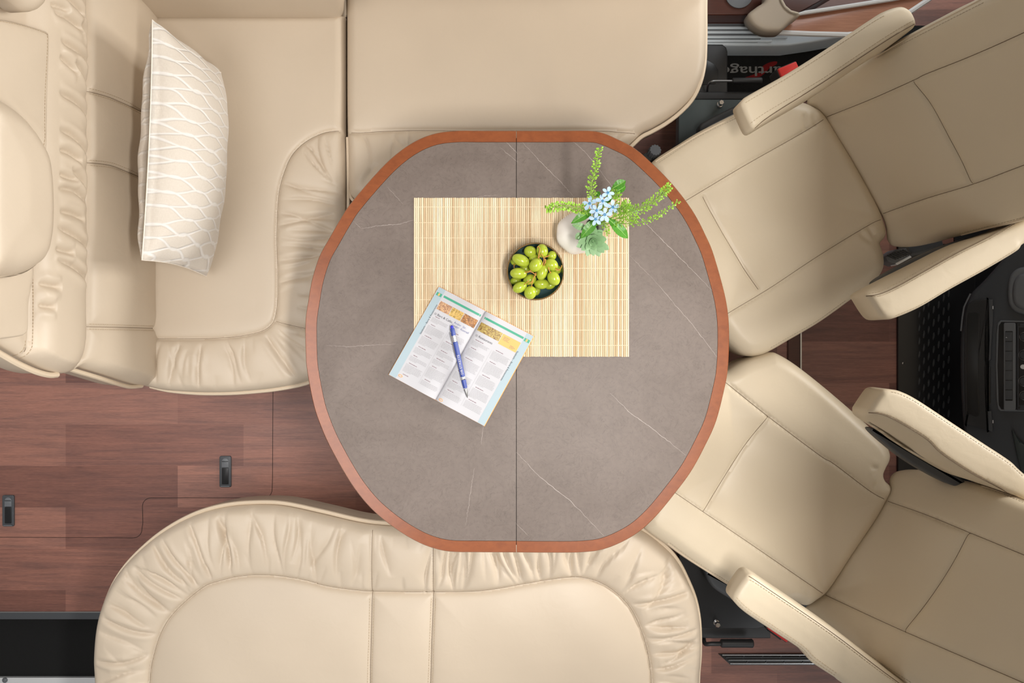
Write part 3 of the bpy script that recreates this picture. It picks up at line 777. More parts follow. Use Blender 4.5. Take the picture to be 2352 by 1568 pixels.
def drape(o, lift=3 * e1):
    off = BASE[o.name]
    for v in o.data.vertices:
        w_ = v.co + off; d = w_ - MA; ax_ = MBr - MA; ay_ = MD - MA
        det = ax_.x * ay_.y - ax_.y * ay_.x; u = (d.x * ay_.y - d.y * ay_.x) / det; vv = (ax_.x * d.y - ax_.y * d.x) / det
        v.co.z = mp(u, vv, lift).z - off.z
drape(text_mesh('heading', 'Bars & Cafés', .0068, INK, pl, mp(.118, .262, 3 * e1), XU, YV, .00005))
drape(text_mesh('heading', 'Restaurants', .0068, INK, pr, mp(.552, .262, 3 * e1), XU, YV, .00005))
for u, par in ((.088, pl), (.52, pr)): sheet(u, u + .022, .242, .265, 2 * e1, INKL, 'heading_symbol', 2, None, par)
drape(text_mesh('margin_text', 'Stadtteile – Bares & Restaurantes', .0052, INK, pl, mp(.075, .50, 3 * e1), YV, -XU, .00005))
drape(text_mesh('margin_text', 'Stadtteile – Bares & Restaurantes', .0052, INK, pr, mp(.930, .20, 3 * e1), -YV, XU, .00005))
lines(.76, .84, (.135, .146, .157, .168), INKR, pr, 'info_box_text', .003, True, 5); lines(.85, .91, (.185, .195, .205), INKR, pr, 'info_box_text', .003, True, 6)
drape(text_mesh('handwriting', 'Andor  Str.', .0062, INKB, pl, mp(.29, .25, 3 * e1), XU, YV, .00003)); drape(text_mesh('handwriting', 'Sander  Konrad', .0062, INKB, pl, mp(.28, .28, 3 * e1), XU, YV, .00003))
for u, v_, par in ((.10, .955, pl), (.535, .975, pr)):
    c_ = mp(u, v_, 3 * e1); MB().tube([c_ + XU * .0042 * math.cos(a) + YV * .0022 * math.sin(a) for a in np.linspace(0, 2 * math.pi, 17)[:-1]], .0005, 5, closed=True).build('footer_symbol', ORANGED, par)
# pen
pa = P(1037, 747, .741); pb = P(1074, 914, .7375); D = (pb - pa); L = D.length; D.normalize(); side = D.cross(Vector((0, 0, 1))).normalized(); up = side.cross(D)
pen = thing('ballpoint_pen', 'blue and silver click pen with white lettering, lying on the open guide', 'pen', (pa + pb) / 2)
at = lambda t: pa + D * L * t
MB().lathe(pa, [(.0005, 0), (.0026, .001), (.0034, .0035), (.0034, .007)], 20, D).build('stylus_tip', PENT, pen)
MB().lathe(at(.04), [(.0042, 0), (.0047, .002), (.0047, .0135), (.0044, .0155)], 20, D).build('clip_cap', PENB, pen)
MB().lathe(at(.13), [(.0034, 0), (.0034, .022)], 16, D).build('chrome_neck', CHROME, pen)
MB().lathe(at(.225), [(.0040, 0), (.0049, .0012), (.0050, .052), (.0049, .0755)], 24, D).build('barrel', PENB, pen)
MB().lathe(at(.705), [(.0051, 0), (.0053, .0006), (.0053, .0014), (.0047, .0020), (.0047, .0040), (.0053, .0046), (.0053, .0054), (.0050, .006)], 24, D).build('chrome_ring', CHROME, pen)
MB().lathe(at(.748), [(.0049, 0), (.0047, .010), (.0041, .0175)], 24, D).build('grip', PENB, pen)
MB().lathe(at(.875), [(.0040, 0), (.0034, .006), (.0020, .014), (.0008, .0175), (.0004, .019)], 20, D).build('tip', STEEL, pen)
cl = at(.09) + side * .0055 + up * .002
MB().tube([at(.085) + side * .003 + up * .002, cl + D * .002, cl + D * .030, cl + D * .050 - up * .0004, cl + D * .053 - up * .002], [.0009, .0011, .0010, .0009, .0012], 8).build('clip', CHROME, pen)
lt = text_mesh('lettering', 'DIE ETIKETTE', .0062, PWHITE, pen, at(.675) - side * .0021, -D, side, .00005, 'LEFT', .0001, 1.12)
offp = BASE[lt.name]; ctr = pa
for v in lt.data.vertices:
    q = v.co + offp - ctr; s_ = max(-.0048, min(.0048, q.dot(side))); tt = q.dot(D); v.co = ctr + D * tt + side * s_ + up * (math.sqrt(.0051 ** 2 - s_ * s_) + .0006) - offp
# ------------------------------------------------------------------ benches
# L-shaped bench on the left
LB = Flat(.46)
lb_label = 'cream leather seat of the left bench with gathered front border'
bench = thing('bench', 'cream leather bench at the left with tall backrest and headrests, carrying the throw pillow', 'bench', P(560, 460, 0))
out_l = [(300, 38), (300, 38), (700, 38), (786, 37), (791, 42), (791, 60), (791, 200), (790, 290), (792, 310), (794, 350), (795, 440), (795, 600), (795, 700), (792, 780), (765, 845), (703, 876), (640, 890), (580, 897), (520, 901), (450, 901), (380, 896), (340, 888), (300, 880), (300, 880)]
inner_l = [(340, 778), (420, 778), (480, 777), (530, 774), (571, 768), (605, 758), (625, 741), (633, 715), (636, 680), (636, 620), (634, 560), (635, 500), (640, 440), (652, 395), (670, 355), (700, 325), (740, 305), (775, 300), (800, 301)]
mask_l = inner_l + [(800, 20), (800, 20), (280, 20), (280, 20), (280, 778), (280, 778)]
seat_l = Cushion('seat_cushion', LB, out_l, LEA, bench, thick=.13, r=.022, step=.0034, seams=[(inner_l, .007, .004), ([(633, 738), (665, 746), (712, 756)], .007, .003)],
                 puff=.006, pw=.02, dips=[(mask_l, .006, .05)], wob=.0012, seed=3,
                 ruffles=[dict(inner=inner_l, mask=mask_l, amp=.0115, gap=.019, bulge=.010)],
                 creases=[([(637, 519), (690, 508), (770, 492)], .008, .004), ([(637, 600), (690, 592), (730, 590)], .006, .004), ([(640, 650), (680, 640), (718, 636)], .006, .004), ([(612, 770), (640, 810), (680, 868)], .009, .004), ([(464, 790), (460, 840), (459, 893)], .008, .004), ([(415, 790), (405, 820), (402, 850)], .006, .004)])
seat_l.piping([(335, 888), (380, 898), (450, 904), (520, 904), (580, 900), (640, 893), (703, 879), (765, 848), (794, 782)], .0052, PIPE, bench, h=-.024)
seat_l.piping([(795, 312), (796, 350), (797, 440), (797, 560)], .0035, PIPE, bench, h=-.014)
wbox('bench_box', -1.6, -.03, 0, -.46, .78, .33, WHITE, bench)

# big sofa cushion along the top
TBn = thing('wide_bench', 'wide cream leather bench seat above the table with a smooth flat cushion', 'bench', P(1200, 150, 0))
out_t = [(797, -70), (797, -70), (1626, -70), (1626, -70), (1623, 0), (1623, 90), (1620, 145), (1609, 188), (1590, 223), (1560, 254), (1530, 276), (1500, 294), (1475, 306), (1448, 332), (1400, 372), (1300, 420), (1150, 450), (900, 465), (830, 463), (808, 452), (801, 430), (799, 350), (798, 303), (797, 200)]
inner_t = [(797, 304), (830, 304), (870, 302), (930, 300), (1010, 300), (1190, 300), (1370, 301), (1420, 303), (1471, 306), (1490, 300)]
mask_t = inner_t + [(1660, 200), (1660, -90), (1660, -90), (780, -90), (780, -90), (780, 304), (780, 304)]
seat_t = Cushion('seat_cushion', LB, out_t, LEA, TBn, thick=.13, r=.024, step=.0048, seams=[(inner_t, .007, .004)], puff=.007, pw=.03, crown=.006, cw=.1, wob=.0012, seed=5,
                 ruffles=[dict(inner=inner_t, mask=mask_t, amp=.010, gap=.025, bulge=.008)], creases=[([(905, 310), (915, 325), (935, 345)], .005, .004), ([(870, 380), (850, 400), (835, 425)], .006, .004)])
seat_t.piping([(1626, -60), (1624, 0), (1624, 90), (1621, 147), (1610, 191), (1591, 227), (1561, 258), (1530, 281), (1500, 298), (1475, 311), (1448, 336), (1400, 376), (1300, 424)], .0050, PIPE, TBn, h=-.016)
seat_t.piping([(900, 468), (830, 466), (806, 455), (798, 430), (797, 380)], .0040, PIPE, TBn, h=-.016)
wbox('bench_box', P(810, 0, .46).x, .52, 0, .27, .95, .33, WHITE, TBn)
# backrests along the top wall (mostly above the frame)
yb = P(0, 36, .46).y
PB = Plane((0, yb, .46), (1, 0, 0), (0, math.sin(math.radians(5)), math.cos(math.radians(5))))
def pbp(x0, x1, z0, z1, r=0): return [(x0, z0), (x0, z0), (x1, z0), (x1, z0), (x1, z1), (x1, z1), (x0, z1), (x0, z1)]
bk = thing('bolster_cushion', 'narrow cream leather cushion along the top edge behind the left bench', 'cushion', P(570, 20, .46))
Cushion('cushion', PB, [(300, 36), (300, 36), (783, 37), (789, 33), (790, 20), (789, -100), (700, -260), (700, -260), (300, -260), (300, -260)], LEA, bk, thick=.09, r=.02, step=.008, puff=.01, pw=.05)
yb2 = P(0, 0, .50).y + .01
bk2 = thing('bolster_cushion', 'cream leather back cushion above the wide top bench, just outside the picture', 'cushion', P(1200, -10, .47))
MB().prism(Plane((0, yb2 + .05, .47), (1, 0, 0), (0, .1, 1)), [(-.36, 0), (.47, 0), (.47, .42), (-.36, .42)], -.04, .04, .025, 5).build('cushion', LEA, bk2, sharp=60)

# curved bench at the bottom
BB = thing('curved_bench', 'kidney-shaped cream leather bench at the bottom with gathered border and piping', 'bench', P(900, 1450, 0))
out_b = [(219, 1720), (219, 1720), (219, 1568), (217, 1509), (224, 1434), (243, 1371), (271, 1319), (313, 1271), (371, 1223), (440, 1185), (508, 1165), (577, 1158), (647, 1160), (734, 1178), (820, 1198), (884, 1206), (1000, 1212), (1180, 1212), (1320, 1200), (1400, 1196), (1471, 1216), (1525, 1254), (1558, 1291), (1582, 1337), (1600, 1384), (1609, 1439), (1610, 1509), (1606, 1568), (1604, 1720), (1604, 1720)]
inner_b = [(344, 1680), (344, 1568), (350, 1516), (370, 1453), (402, 1404), (461, 1352), (496, 1336), (559, 1322), (629, 1321), (699, 1331), (751, 1345), (820, 1355), (870, 1358), (996, 1359), (1090, 1357), (1150, 1350), (1219, 1338), (1300, 1326), (1352, 1329), (1401, 1350), (1447, 1394), (1475, 1453), (1490, 1509), (1496, 1568), (1496, 1680)]
seat_b = Cushion('seat_cushion', LB, out_b, LEA, BB, thick=.15, r=.020, step=.0035, seams=[(inner_b, .008, .004), ([(856, 1200), (856, 1300), (855, 1450), (852, 1680)], .004, .0025), ([(996, 1206), (996, 1360), (993, 1480), (988, 1680)], .004, .0025)],
                 puff=.008, pw=.03, crown=.008, cw=.1, dips=[(inner_b, -.012, .09)], wob=.0012, seed=8,
                 ruffles=[dict(inner=inner_b, mask=inner_b, amp=.0140, gap=.016, bulge=.012)],
                 creases=[([(375, 1235), (400, 1270), (435, 1310), (460, 1345)], .009, .0035), ([(438, 1198), (455, 1235), (475, 1290), (490, 1325)], .009, .0035), ([(503, 1185), (515, 1220), (530, 1265), (535, 1300)], .008, .0035), ([(1450, 1385), (1500, 1378), (1588, 1355)], .010, .004), ([(1480, 1463), (1530, 1460), (1604, 1442)], .009, .004), ([(228, 1515), (290, 1516), (345, 1500)], .009, .004), ([(240, 1415), (300, 1440), (365, 1452)], .009, .004), ([(310, 1300), (350, 1330), (425, 1375)], .008, .004)], under=.0)
edge_b = out_b[:14] + [(842, 1203), (884, 1207), (1000, 1213)]
seat_b.piping(out_b[1:18], .0052, PIPE, BB, out=.0015, h=-.018); seat_b.piping(out_b[19:-1], .0052, PIPE, BB, out=.0015, h=-.018)
for off in (-.005, .005):
    seat_b.stitch([(855, 1372), (855, 1450), (852, 1565)], THREAD, BB, off=off); seat_b.stitch([(996, 1372), (993, 1480), (990, 1565)], THREAD, BB, off=off)
bxo = resample(offs(seat_b.out, .10), .02); bxo = bxo[inside(bxo, seat_b.out) & (segdist(bxo, seat_b.out)[0] > .095)]
MB().prism(Flat(0), bxo, 0, .30).build('bench_box', BEIGE, BB, smooth=False)

# left backrest
a8 = math.radians(8)
BLp = Plane((-.866, 0, .46), (0, 1, 0), (-math.sin(a8), 0, math.cos(a8)))
out_k = [(352, -80), (352, -80), (352, 700), (352, 840), (350, 872), (340, 885), (322, 884), (300, 880), (240, 861), (200, 849), (178, 843), (163, 851), (148, 857), (131, 857), (100, 849), (60, 831), (30, 814), (0, 796), (-30, 775), (-60, 760), (-60, 760), (-60, -80), (-60, -80)]
wing = [(199, -100), (199, -100), (199, 700), (197, 790), (185, 835), (160, 870), (120, 880), (55, 850), (50, 700), (50, -100), (50, -100)]
seam_w = [(199, -90), (199, 300), (199, 700), (197, 780), (190, 818), (178, 843)]
cr = [[(105, 213), (150, 237), (181, 265), (196, 296)], [(110, 94), (150, 118), (176, 140), (190, 160)], [(140, 140), (165, 165), (196, 205)], [(160, 52), (180, 75), (196, 115)], [(106, 297), (140, 314), (175, 345), (196, 370)],
      [(133, 387), (168, 418), (196, 465)], [(105, 432), (146, 440), (188, 470)], [(105, 521), (150, 545), (181, 566), (196, 587)], [(101, 594), (140, 612), (197, 646)], [(90, 12), (120, 22), (130, 28)], [(95, 30), (130, 45), (165, 72)], [(106, 130), (130, 150), (150, 170)],
      [(106, 400), (130, 410), (150, 415)], [(106, 345), (130, 352), (160, 372)], [(110, 485), (140, 492), (170, 505)], [(100, 570), (120, 578), (140, 582)], [(72, 650), (90, 656), (110, 660)], [(72, 700), (85, 704), (100, 706)], [(120, -10), (150, 15), (172, 40)]]
bk_l = Cushion('backrest', BLp, out_k, LEA, bench, thick=.12, r=.022, step=.0038, seams=[(seam_w, .012, .006), ([(62, 600), (62, 765), (58, 840)], .008, .003), ([(199, 208), (241, 223), (279, 241), (352, 275)], .0035, .0022), ([(198, 373), (244, 380), (279, 394), (352, 425)], .0035, .0022), ([(199, 750), (352, 754)], .0035, .0022)],
               puff=.008, pw=.02, dips=[(wing, -.022, .03), ([(360, -100), (360, 700), (360, 900), (205, 900), (205, -100)], -.015, .06)], creases=[(c_, .0135, .0050) for c_ in [[(min(x_, 191), y_) for x_, y_ in c0_] for c0_ in cr]], wob=.0015, seed=11)
LBk = bk_l.obj
bk_l.piping([(345, 886), (322, 888), (300, 884), (240, 865), (200, 853), (178, 846)], .005, PIPE, LBk, h=-.022)
bk_l.piping([(150, 860), (131, 861), (100, 853), (60, 835), (30, 818), (0, 800), (-30, 779), (-60, 764)], .006, PIPE, LBk, h=-.018)
for sm in ([(205, 209), (241, 223), (279, 241), (316, 262)], [(205, 374), (244, 380), (279, 394), (314, 410)], [(205, 750), (345, 754)]):
    for off in (-.0055, .0055): bk_l.stitch(sm, THREAD, LBk, off=off)
bk_l.stitch([(66, 640), (66, 765), (63, 835)], THREAD, LBk); bk_l.stitch([(54, 782), (52, 830)], THREAD, LBk)
# flap panel and headrest of the backrest
BLf = Plane(BLp.O + BLp.N * .035, BLp.U, BLp.V)
flap = Cushion('flap_panel', BLf, [(-80, 40), (-80, 40), (0, 45), (40, 53), (75, 63), (104, 73), (108, 80), (108, 88), (107, 200), (103, 362), (103, 362), (80, 370), (40, 380), (-80, 380), (-80, 380)], LEA, LBk, thick=.03, r=.006, step=.006, wob=.003, seed=4, creases=[([(0, 235), (50, 285), (85, 320), (98, 358)], .006, .006)], puff=.004, pw=.05)
flap.stitch([(0, 49), (40, 57), (75, 67), (103, 78), (104, 90), (103, 200), (99, 355)], THREAD, LBk)
low = Cushion('flap_panel', BLf, [(-80, 560), (-80, 560), (62, 590), (63, 700), (62, 755), (57, 766), (45, 772), (0, 778), (-80, 786), (-80, 786)], LEA, LBk, thick=.03, r=.006, step=.007, wob=.003, seed=6, puff=.004, pw=.05)
BLh = Plane(BLp.O + BLp.N * .085, BLp.U, BLp.V)
hd = Cushion('headrest', BLh, [(-90, 210), (-40, 214), (0, 236), (38, 268), (68, 308), (90, 350), (99, 390), (103, 440), (104, 500), (100, 550), (88, 595), (62, 620), (30, 633), (-10, 638), (-90, 640)], LEA, LBk, thick=.07, r=.045, step=.007, crown=.02, cw=.08)
hd2 = Cushion('headrest', BLh, [(-90, -160), (60, -160), (92, -60), (95, -10), (90, 14), (72, 27), (52, 22), (28, 3), (0, -8), (-90, -20)], LEA, LBk, thick=.07, r=.03, step=.008, crown=.02, cw=.08)

# throw pillow
tA, tB, tC, tD = P(350, 46, .722), P(326, 597, .722), P(507, 166, .50), P(474, 634, .49)     # upper two corners, lower two corners
pil = thing('throw_pillow', 'pale cream patterned throw pillow leaning on the left backrest', 'pillow', P(420, 400, .465))
nu, nv = 110, 60; V = []; UV = []
nrm0 = ((tB - tA).cross(tC - tA)).normalized()
if nrm0.x < 0: nrm0 = -nrm0
rg = np.random.default_rng(2)
def pil_pt(u, v, sgn):
    # u along the long side, v from upper to lower; pillow edges bow inwards between pointed corners
    a = 2 * u - 1; b = 2 * v - 1
    uu = u + .018 * math.sin(math.pi * v) * (-a) * 1.0; vv = v + .055 * (1 - a * a) * (-b) * .5
    p = (tA * (1 - uu) + tB * uu) * (1 - vv) + (tC * (1 - uu) + tD * uu) * vv
    prof = (max(0, 1 - a * a) ** .42) * (max(0, 1 - b * b) ** .5)
    th = (.088 if sgn > 0 else .072) * prof
    wr = .0028 * math.sin(u * 37 + 3 * v) * math.exp(-((1 - abs(b)) / .25)) + .003 * math.sin(u * 19 + b * 4) * math.exp(-((1 - abs(b)) / .4)) + .0035 * math.sin(v * 16 + 1.2) * math.exp(-(1 - abs(a)) / .12)
    return p + nrm0 * sgn * (th + (wr if 0 < prof else 0) * min(1, prof * 4))
V = []; Fc = []; UVs = []
for side_ in (1, -1):
    for j in range(nv + 1):
        for i in range(nu + 1): V.append(pil_pt(i / nu, j / nv, side_)); UVs.append((i / nu if False else j / nv * .62 + (0 if side_ > 0 else .2), i / nu))
W_ = nu + 1; NB = W_ * (nv + 1)
for s_ in (0, 1):
    for j in range(nv):
        for i in range(nu):
            q = (s_ * NB + j * W_ + i, s_ * NB + j * W_ + i + 1, s_ * NB + (j + 1) * W_ + i + 1, s_ * NB + (j + 1) * W_ + i)
            Fc.append(q if s_ == 0 else q[::-1])
o = mk('cover', V, Fc, PILLOW, pil, True, None)
bm = bmesh.new(); bm.from_mesh(o.data); uvl = bm.loops.layers.uv.new('UVMap'); bm.verts.ensure_lookup_table()
for f in bm.faces:
    for l in f.loops: l[uvl].uv = UVs[l.vert.index]
bmesh.ops.remove_doubles(bm, verts=bm.verts, dist=.0004); bm.to_mesh(o.data); bm.free()
ed = [pil_pt(i / 60, 0, 1) for i in range(61)] + [pil_pt(1, j / 30, 1) for j in range(1, 31)] + [pil_pt(1 - i / 60, 1, 1) for i in range(1, 61)] + [pil_pt(0, 1 - j / 30, 1) for j in range(1, 30)]
MB().tube(ed, .0012, 6, closed=True).build('edge_seam', mat('satin_seam', (.86, .78, .68, 1), .5), pil)
# ------------------------------------------------------------------ swivelled cab seats
def seat_plane(O, ang, recl):
    a = math.radians(ang); al = math.radians(recl); d = Vector((math.cos(a), math.sin(a), 0))
    V = d * math.sin(al) + Vector((0, 0, 1)) * math.cos(al); Nn = -d * math.cos(al) + Vector((0, 0, 1)) * math.sin(al); U = V.cross(Nn)
    return Plane(O, U, V)
ZS = .50
FS = Flat(ZS)
def cab_seat(name, label, base_px, seat, back, arms, ang, crease_px):
    t = thing(name, label, 'seat', P(*base_px, 0))
    c = Cushion('seat_cushion', FS, seat['out'], LEAC, t, thick=.13, r=.034, step=.0052, seams=[(s_, .0045, .0026) for s_ in seat['seams']], puff=.005, pw=.03,
                dips=[(seat['inner'], .018, .05)], creases=[(c_, .0055, .004) for c_ in seat['creases']], wob=.0018, seed=seat['seed'])
    for st in seat.get('stitch', []): c.stitch(st, THREADL, t, rad=.0004)
    for st in seat.get('edge', []): c.piping(st, .0016, PIPE, t, name='edge_seam')
    pl = seat_plane(P(*crease_px, ZS - .02), ang, back.get('recl', 25))
    b = Cushion('backrest', pl, back['out'], LEAC, t, thick=.11, r=.030, step=.0058, seams=[(s_, .0045, .0028) for s_ in back['seams']], puff=.005, pw=.03,
                dips=[(back['inner'], .014, .05)], wob=.0020, seed=seat['seed'] + 1)
    for st in back.get('stitch', []): b.stitch(st, THREADL, t, rad=.0004)
    for st in back.get('edge', []): b.piping(st, .0016, PIPE, t, name='edge_seam')
    for ar in arms:
        pa_ = Plane((0, 0, ar['z']), (1, 0, 0), (0, 1, 0)); ex = None
        if 'crease' in ar:
            cl_ = resample(pa_.uv(catmull(ar['crease'], False)), .004, False); reg = pa_.uv(ar['region'])
            def ex(p, d, cl_=cl_, reg=reg, k=ar.get('slope', 1.3)):
                ds, _ = segdist(p, cl_, False); return -np.where(inside(p, reg), k * ds, 0) - .0025 * np.exp(-ds / .0025)
        nseam = len(t.children)
        m = Cushion('armrest', pa_, ar['out'], LEAC, t, thick=ar.get('thick', .075), r=ar.get('r', .012), step=.0046, crown=.004, cw=.03, extra=ex, seed=5)
        if 'crease' in ar:
            q = pa_.uv(catmull(ar['crease'], False)); q = resample(q, .005, False); q = q[inside(q, m.out)]; MB().tube(pa_.w(q, m.height(q) + .0008), .0009, 5).build('seam', SEAM_SHADE, t)  # dark tube draws the shade along the armrest crease
        for st in ar.get('stitch', []): m.stitch(st, THREAD, t, dash=.0042, gap=.0024, rad=.0004)
        if 'bracket' in ar:
            pb_ = Flat(ar['z'] - .10); q = pb_.uv(catmull(ar['bracket'], True)); MB().prism(pb_, q, -.03, 0, .006).build('armrest_bracket', DGREY, t)
    return t, c, b
# front passenger side (upper right)
p_in = [(1576, 460), (1710, 380), (1846, 303), (1898, 270), (1951, 356), (2003, 450), (2027, 503), (1996, 517), (1881, 587), (1776, 657), (1675, 718), (1630, 600)]
pseat = dict(out=[(1503, 367), (1560, 330), (1600, 305), (1650, 279), (1700, 256), (1780, 232), (1835, 234), (1866, 245), (1890, 262), (1921, 308), (1951, 356), (1980, 408), (2003, 450), (2022, 490), (2034, 530), (2030, 548), (2020, 560), (2025, 575), (2029, 592), (2028, 615), (2018, 635), (2000, 655), (1950, 692), (1881, 741), (1811, 782), (1773, 804), (1745, 816), (1715, 817), (1688, 800), (1655, 760), (1600, 660), (1540, 540), (1500, 440), (1492, 392)],
             inner=p_in, seams=[[(1500, 505), (1576, 460), (1710, 380), (1846, 303), (1898, 270)], [(1640, 740), (1675, 718), (1776, 657), (1881, 587), (1996, 517), (2027, 503)], [(1616, 450), (1640, 490), (1672, 547), (1743, 664)]],
             dips=[([(1640, 470), (1780, 420), (1880, 560), (1760, 640)], .010, .06)],
             creases=[[(1845, 262), (1848, 285), (1853, 300)], [(1868, 258), (1870, 275), (1876, 288)], [(1995, 520), (2003, 540), (2014, 552)], [(1975, 530), (1985, 545), (2005, 558)]],
             stitch=[[(1515, 372), (1600, 316), (1700, 266)], [(1945, 690), (1878, 738), (1808, 778), (1772, 799)]], edge=[[(1508, 368), (1600, 311), (1700, 260)]], seed=21)
pb_in = [(1898, 269), (2003, 227), (2097, 185), (2125, 171), (2230, 129), (2352, 75), (2500, 10), (2500, 340), (2352, 380), (2233, 424), (2125, 457), (2026, 492), (1951, 356)]
pback = dict(out=[(1857, 227), (1859, 240), (1870, 250), (1884, 257), (1900, 277), (1925, 315), (1951, 356), (1980, 408), (2003, 450), (2020, 478), (2031, 499), (2037, 522), (2040, 545), (2048, 558), (2062, 566), (2104, 566), (2150, 557), (2195, 545), (2264, 528), (2352, 507), (2560, 440), (2620, 400), (2640, 300), (2640, 0), (2620, -160), (2560, -190), (2352, -58), (2240, 0), (2195, 22), (2090, 78), (2040, 106), (1999, 134), (1930, 172), (1880, 200), (1862, 212)],
             inner=pb_in, seams=[[(1898, 269), (2003, 227), (2097, 185), (2125, 171), (2230, 129), (2352, 75), (2600, -40)], [(2026, 492), (2125, 457), (2233, 424), (2352, 380), (2600, 290)], [(2094, 190), (2130, 245), (2177, 335), (2231, 422)]],
             stitch=[[(2010, 135), (2090, 92), (2195, 38), (2262, 4)], [(2200, 538), (2270, 521), (2350, 501)]], edge=[[(2000, 137), (2090, 84), (2195, 29), (2250, 0)], [(2200, 545), (2264, 528), (2352, 505)]], recl=25)
parm = [dict(z=.72, out=[(1700, 238), (1706, 228), (1720, 218), (1811, 167), (1909, 105), (1999, 45), (2031, 26), (2066, 16), (2087, 24), (2098, 40), (2102, 54), (2098, 64), (2055, 96), (1999, 131), (1881, 209), (1776, 270), (1738, 293), (1727, 295), (1720, 286), (1708, 260)],
             crease=[(1736, 292), (1770, 265), (1881, 195), (1999, 117), (2055, 81), (2102, 54)] , region=[(1735, 296), (1769, 267), (1881, 197), (1999, 119), (2055, 83), (2104, 56), (2130, 80), (1900, 240), (1750, 310)], slope=1.1, r=.010,
             stitch=[[(1725, 282), (1766, 254), (1881, 186), (1999, 108), (2053, 73), (2100, 46)], [(1712, 236), (1815, 175), (1912, 113), (2002, 53), (2034, 35)]]),
        dict(z=.71, out=[(1987, 678), (1996, 667), (2055, 636), (2125, 601), (2216, 556), (2292, 530), (2352, 503), (2450, 455), (2560, 420), (2580, 450), (2520, 500), (2430, 530), (2352, 559), (2334, 577), (2264, 619), (2177, 667), (2111, 706), (2055, 730), (2034, 733), (2020, 727), (2006, 709), (1992, 686)],
             crease=[(1988, 680), (2020, 675), (2060, 658), (2125, 622), (2200, 580), (2280, 540), (2352, 500), (2500, 440)], region=[(1980, 679), (2020, 676), (2060, 659), (2125, 623), (2200, 581), (2280, 541), (2352, 501), (2500, 440), (2480, 400), (2100, 560), (1970, 660)], slope=1.6, r=.012, thick=.10,
             stitch=[[(2000, 680), (2022, 679), (2062, 662), (2127, 626), (2202, 584), (2282, 544), (2350, 505)], [(2057, 725), (2113, 701), (2179, 662), (2266, 614), (2336, 572)], [(2000, 673), (2022, 669), (2060, 652), (2125, 616), (2200, 574)]],
             bracket=[(2010, 650), (2060, 615), (2130, 580), (2200, 553), (2260, 540), (2200, 590), (2080, 650)])]
pt, pc, pbk = cab_seat('swivel_seat', 'cream leather swivelled cab seat at the upper right of the table', (1800, 500), pseat, pback, parm, 28.5, (1960, 390))
# driver side (lower right)
d_in = [(1670, 880), (1766, 957), (1884, 1046), (1916, 1065), (2000, 1128), (2032, 1146), (2014, 1188), (1962, 1265), (1916, 1335), (1892, 1364), (1833, 1324), (1721, 1247), (1616, 1176), (1553, 1133), (1600, 1000)]
dseat = dict(out=[(1640, 870), (1671, 851), (1700, 832), (1727, 821), (1769, 809), (1790, 814), (1829, 838), (1888, 884), (1957, 943), (2010, 992), (2033, 1018), (2043, 1040), (2042, 1058), (2034, 1074), (2028, 1090), (2033, 1104), (2044, 1114), (2045, 1130), (2035, 1149), (2014, 1188), (1962, 1265), (1916, 1335), (1894, 1363), (1875, 1377), (1858, 1388), (1842, 1389), (1822, 1380), (1780, 1385), (1740, 1382), (1690, 1355), (1584, 1289), (1532, 1252), (1490, 1222), (1478, 1205), (1480, 1170), (1540, 1050), (1600, 930)],
             inner=d_in, seams=[[(1630, 850), (1670, 880), (1766, 957), (1884, 1046), (1916, 1065), (2000, 1128), (2034, 1147)], [(1510, 1102), (1553, 1133), (1616, 1176), (1721, 1247), (1833, 1324), (1892, 1364)], [(1765, 957), (1703, 1044), (1654, 1121), (1616, 1175)]],
             dips=[([(1750, 1010), (1900, 1100), (1830, 1260), (1670, 1170)], .010, .06)],
             creases=[[(1833, 1385), (1836, 1365), (1842, 1345)], [(1848, 1383), (1850, 1362), (1856, 1345)], [(2032, 1095), (2018, 1090), (2005, 1088)], [(2030, 1110), (2018, 1112), (2008, 1120)], [(2024, 1082), (2010, 1074), (1998, 1072)]],
             stitch=[[(1540, 1248), (1590, 1285), (1686, 1346)]], edge=[[(1536, 1251), (1586, 1288), (1688, 1353)]], seed=31)
db_in = [(2037, 1149), (2126, 1181), (2224, 1221), (2352, 1273), (2500, 1335), (2500, 1620), (2352, 1568), (2231, 1516), (2074, 1448), (1986, 1408), (1894, 1365), (1962, 1265)]
dback = dict(out=[(2044, 1112), (2048, 1098), (2056, 1088), (2070, 1081), (2098, 1078), (2144, 1082), (2196, 1099), (2266, 1114), (2352, 1149), (2560, 1230), (2620, 1290), (2640, 1400), (2620, 1640), (2500, 1760), (2300, 1740), (2140, 1610), (2077, 1570), (2028, 1538), (1986, 1510), (1927, 1462), (1896, 1446), (1861, 1419), (1849, 1403), (1858, 1391), (1875, 1377), (1894, 1363), (1916, 1335), (1962, 1265), (2014, 1188), (2035, 1149), (2044, 1127)],
             inner=db_in, seams=[[(2037, 1149), (2126, 1181), (2224, 1221), (2352, 1273), (2600, 1375)], [(1894, 1365), (1986, 1408), (2074, 1448), (2231, 1516), (2352, 1568), (2600, 1680)], [(2224, 1222), (2168, 1303), (2075, 1448)]],
             stitch=[[(2255, 1118), (2300, 1131), (2352, 1152)], [(1935, 1460), (1990, 1500), (2050, 1540), (2090, 1566)]], edge=[[(2250, 1112), (2300, 1127), (2352, 1147)], [(1930, 1466), (1988, 1510), (2030, 1538), (2077, 1568)]], recl=25)
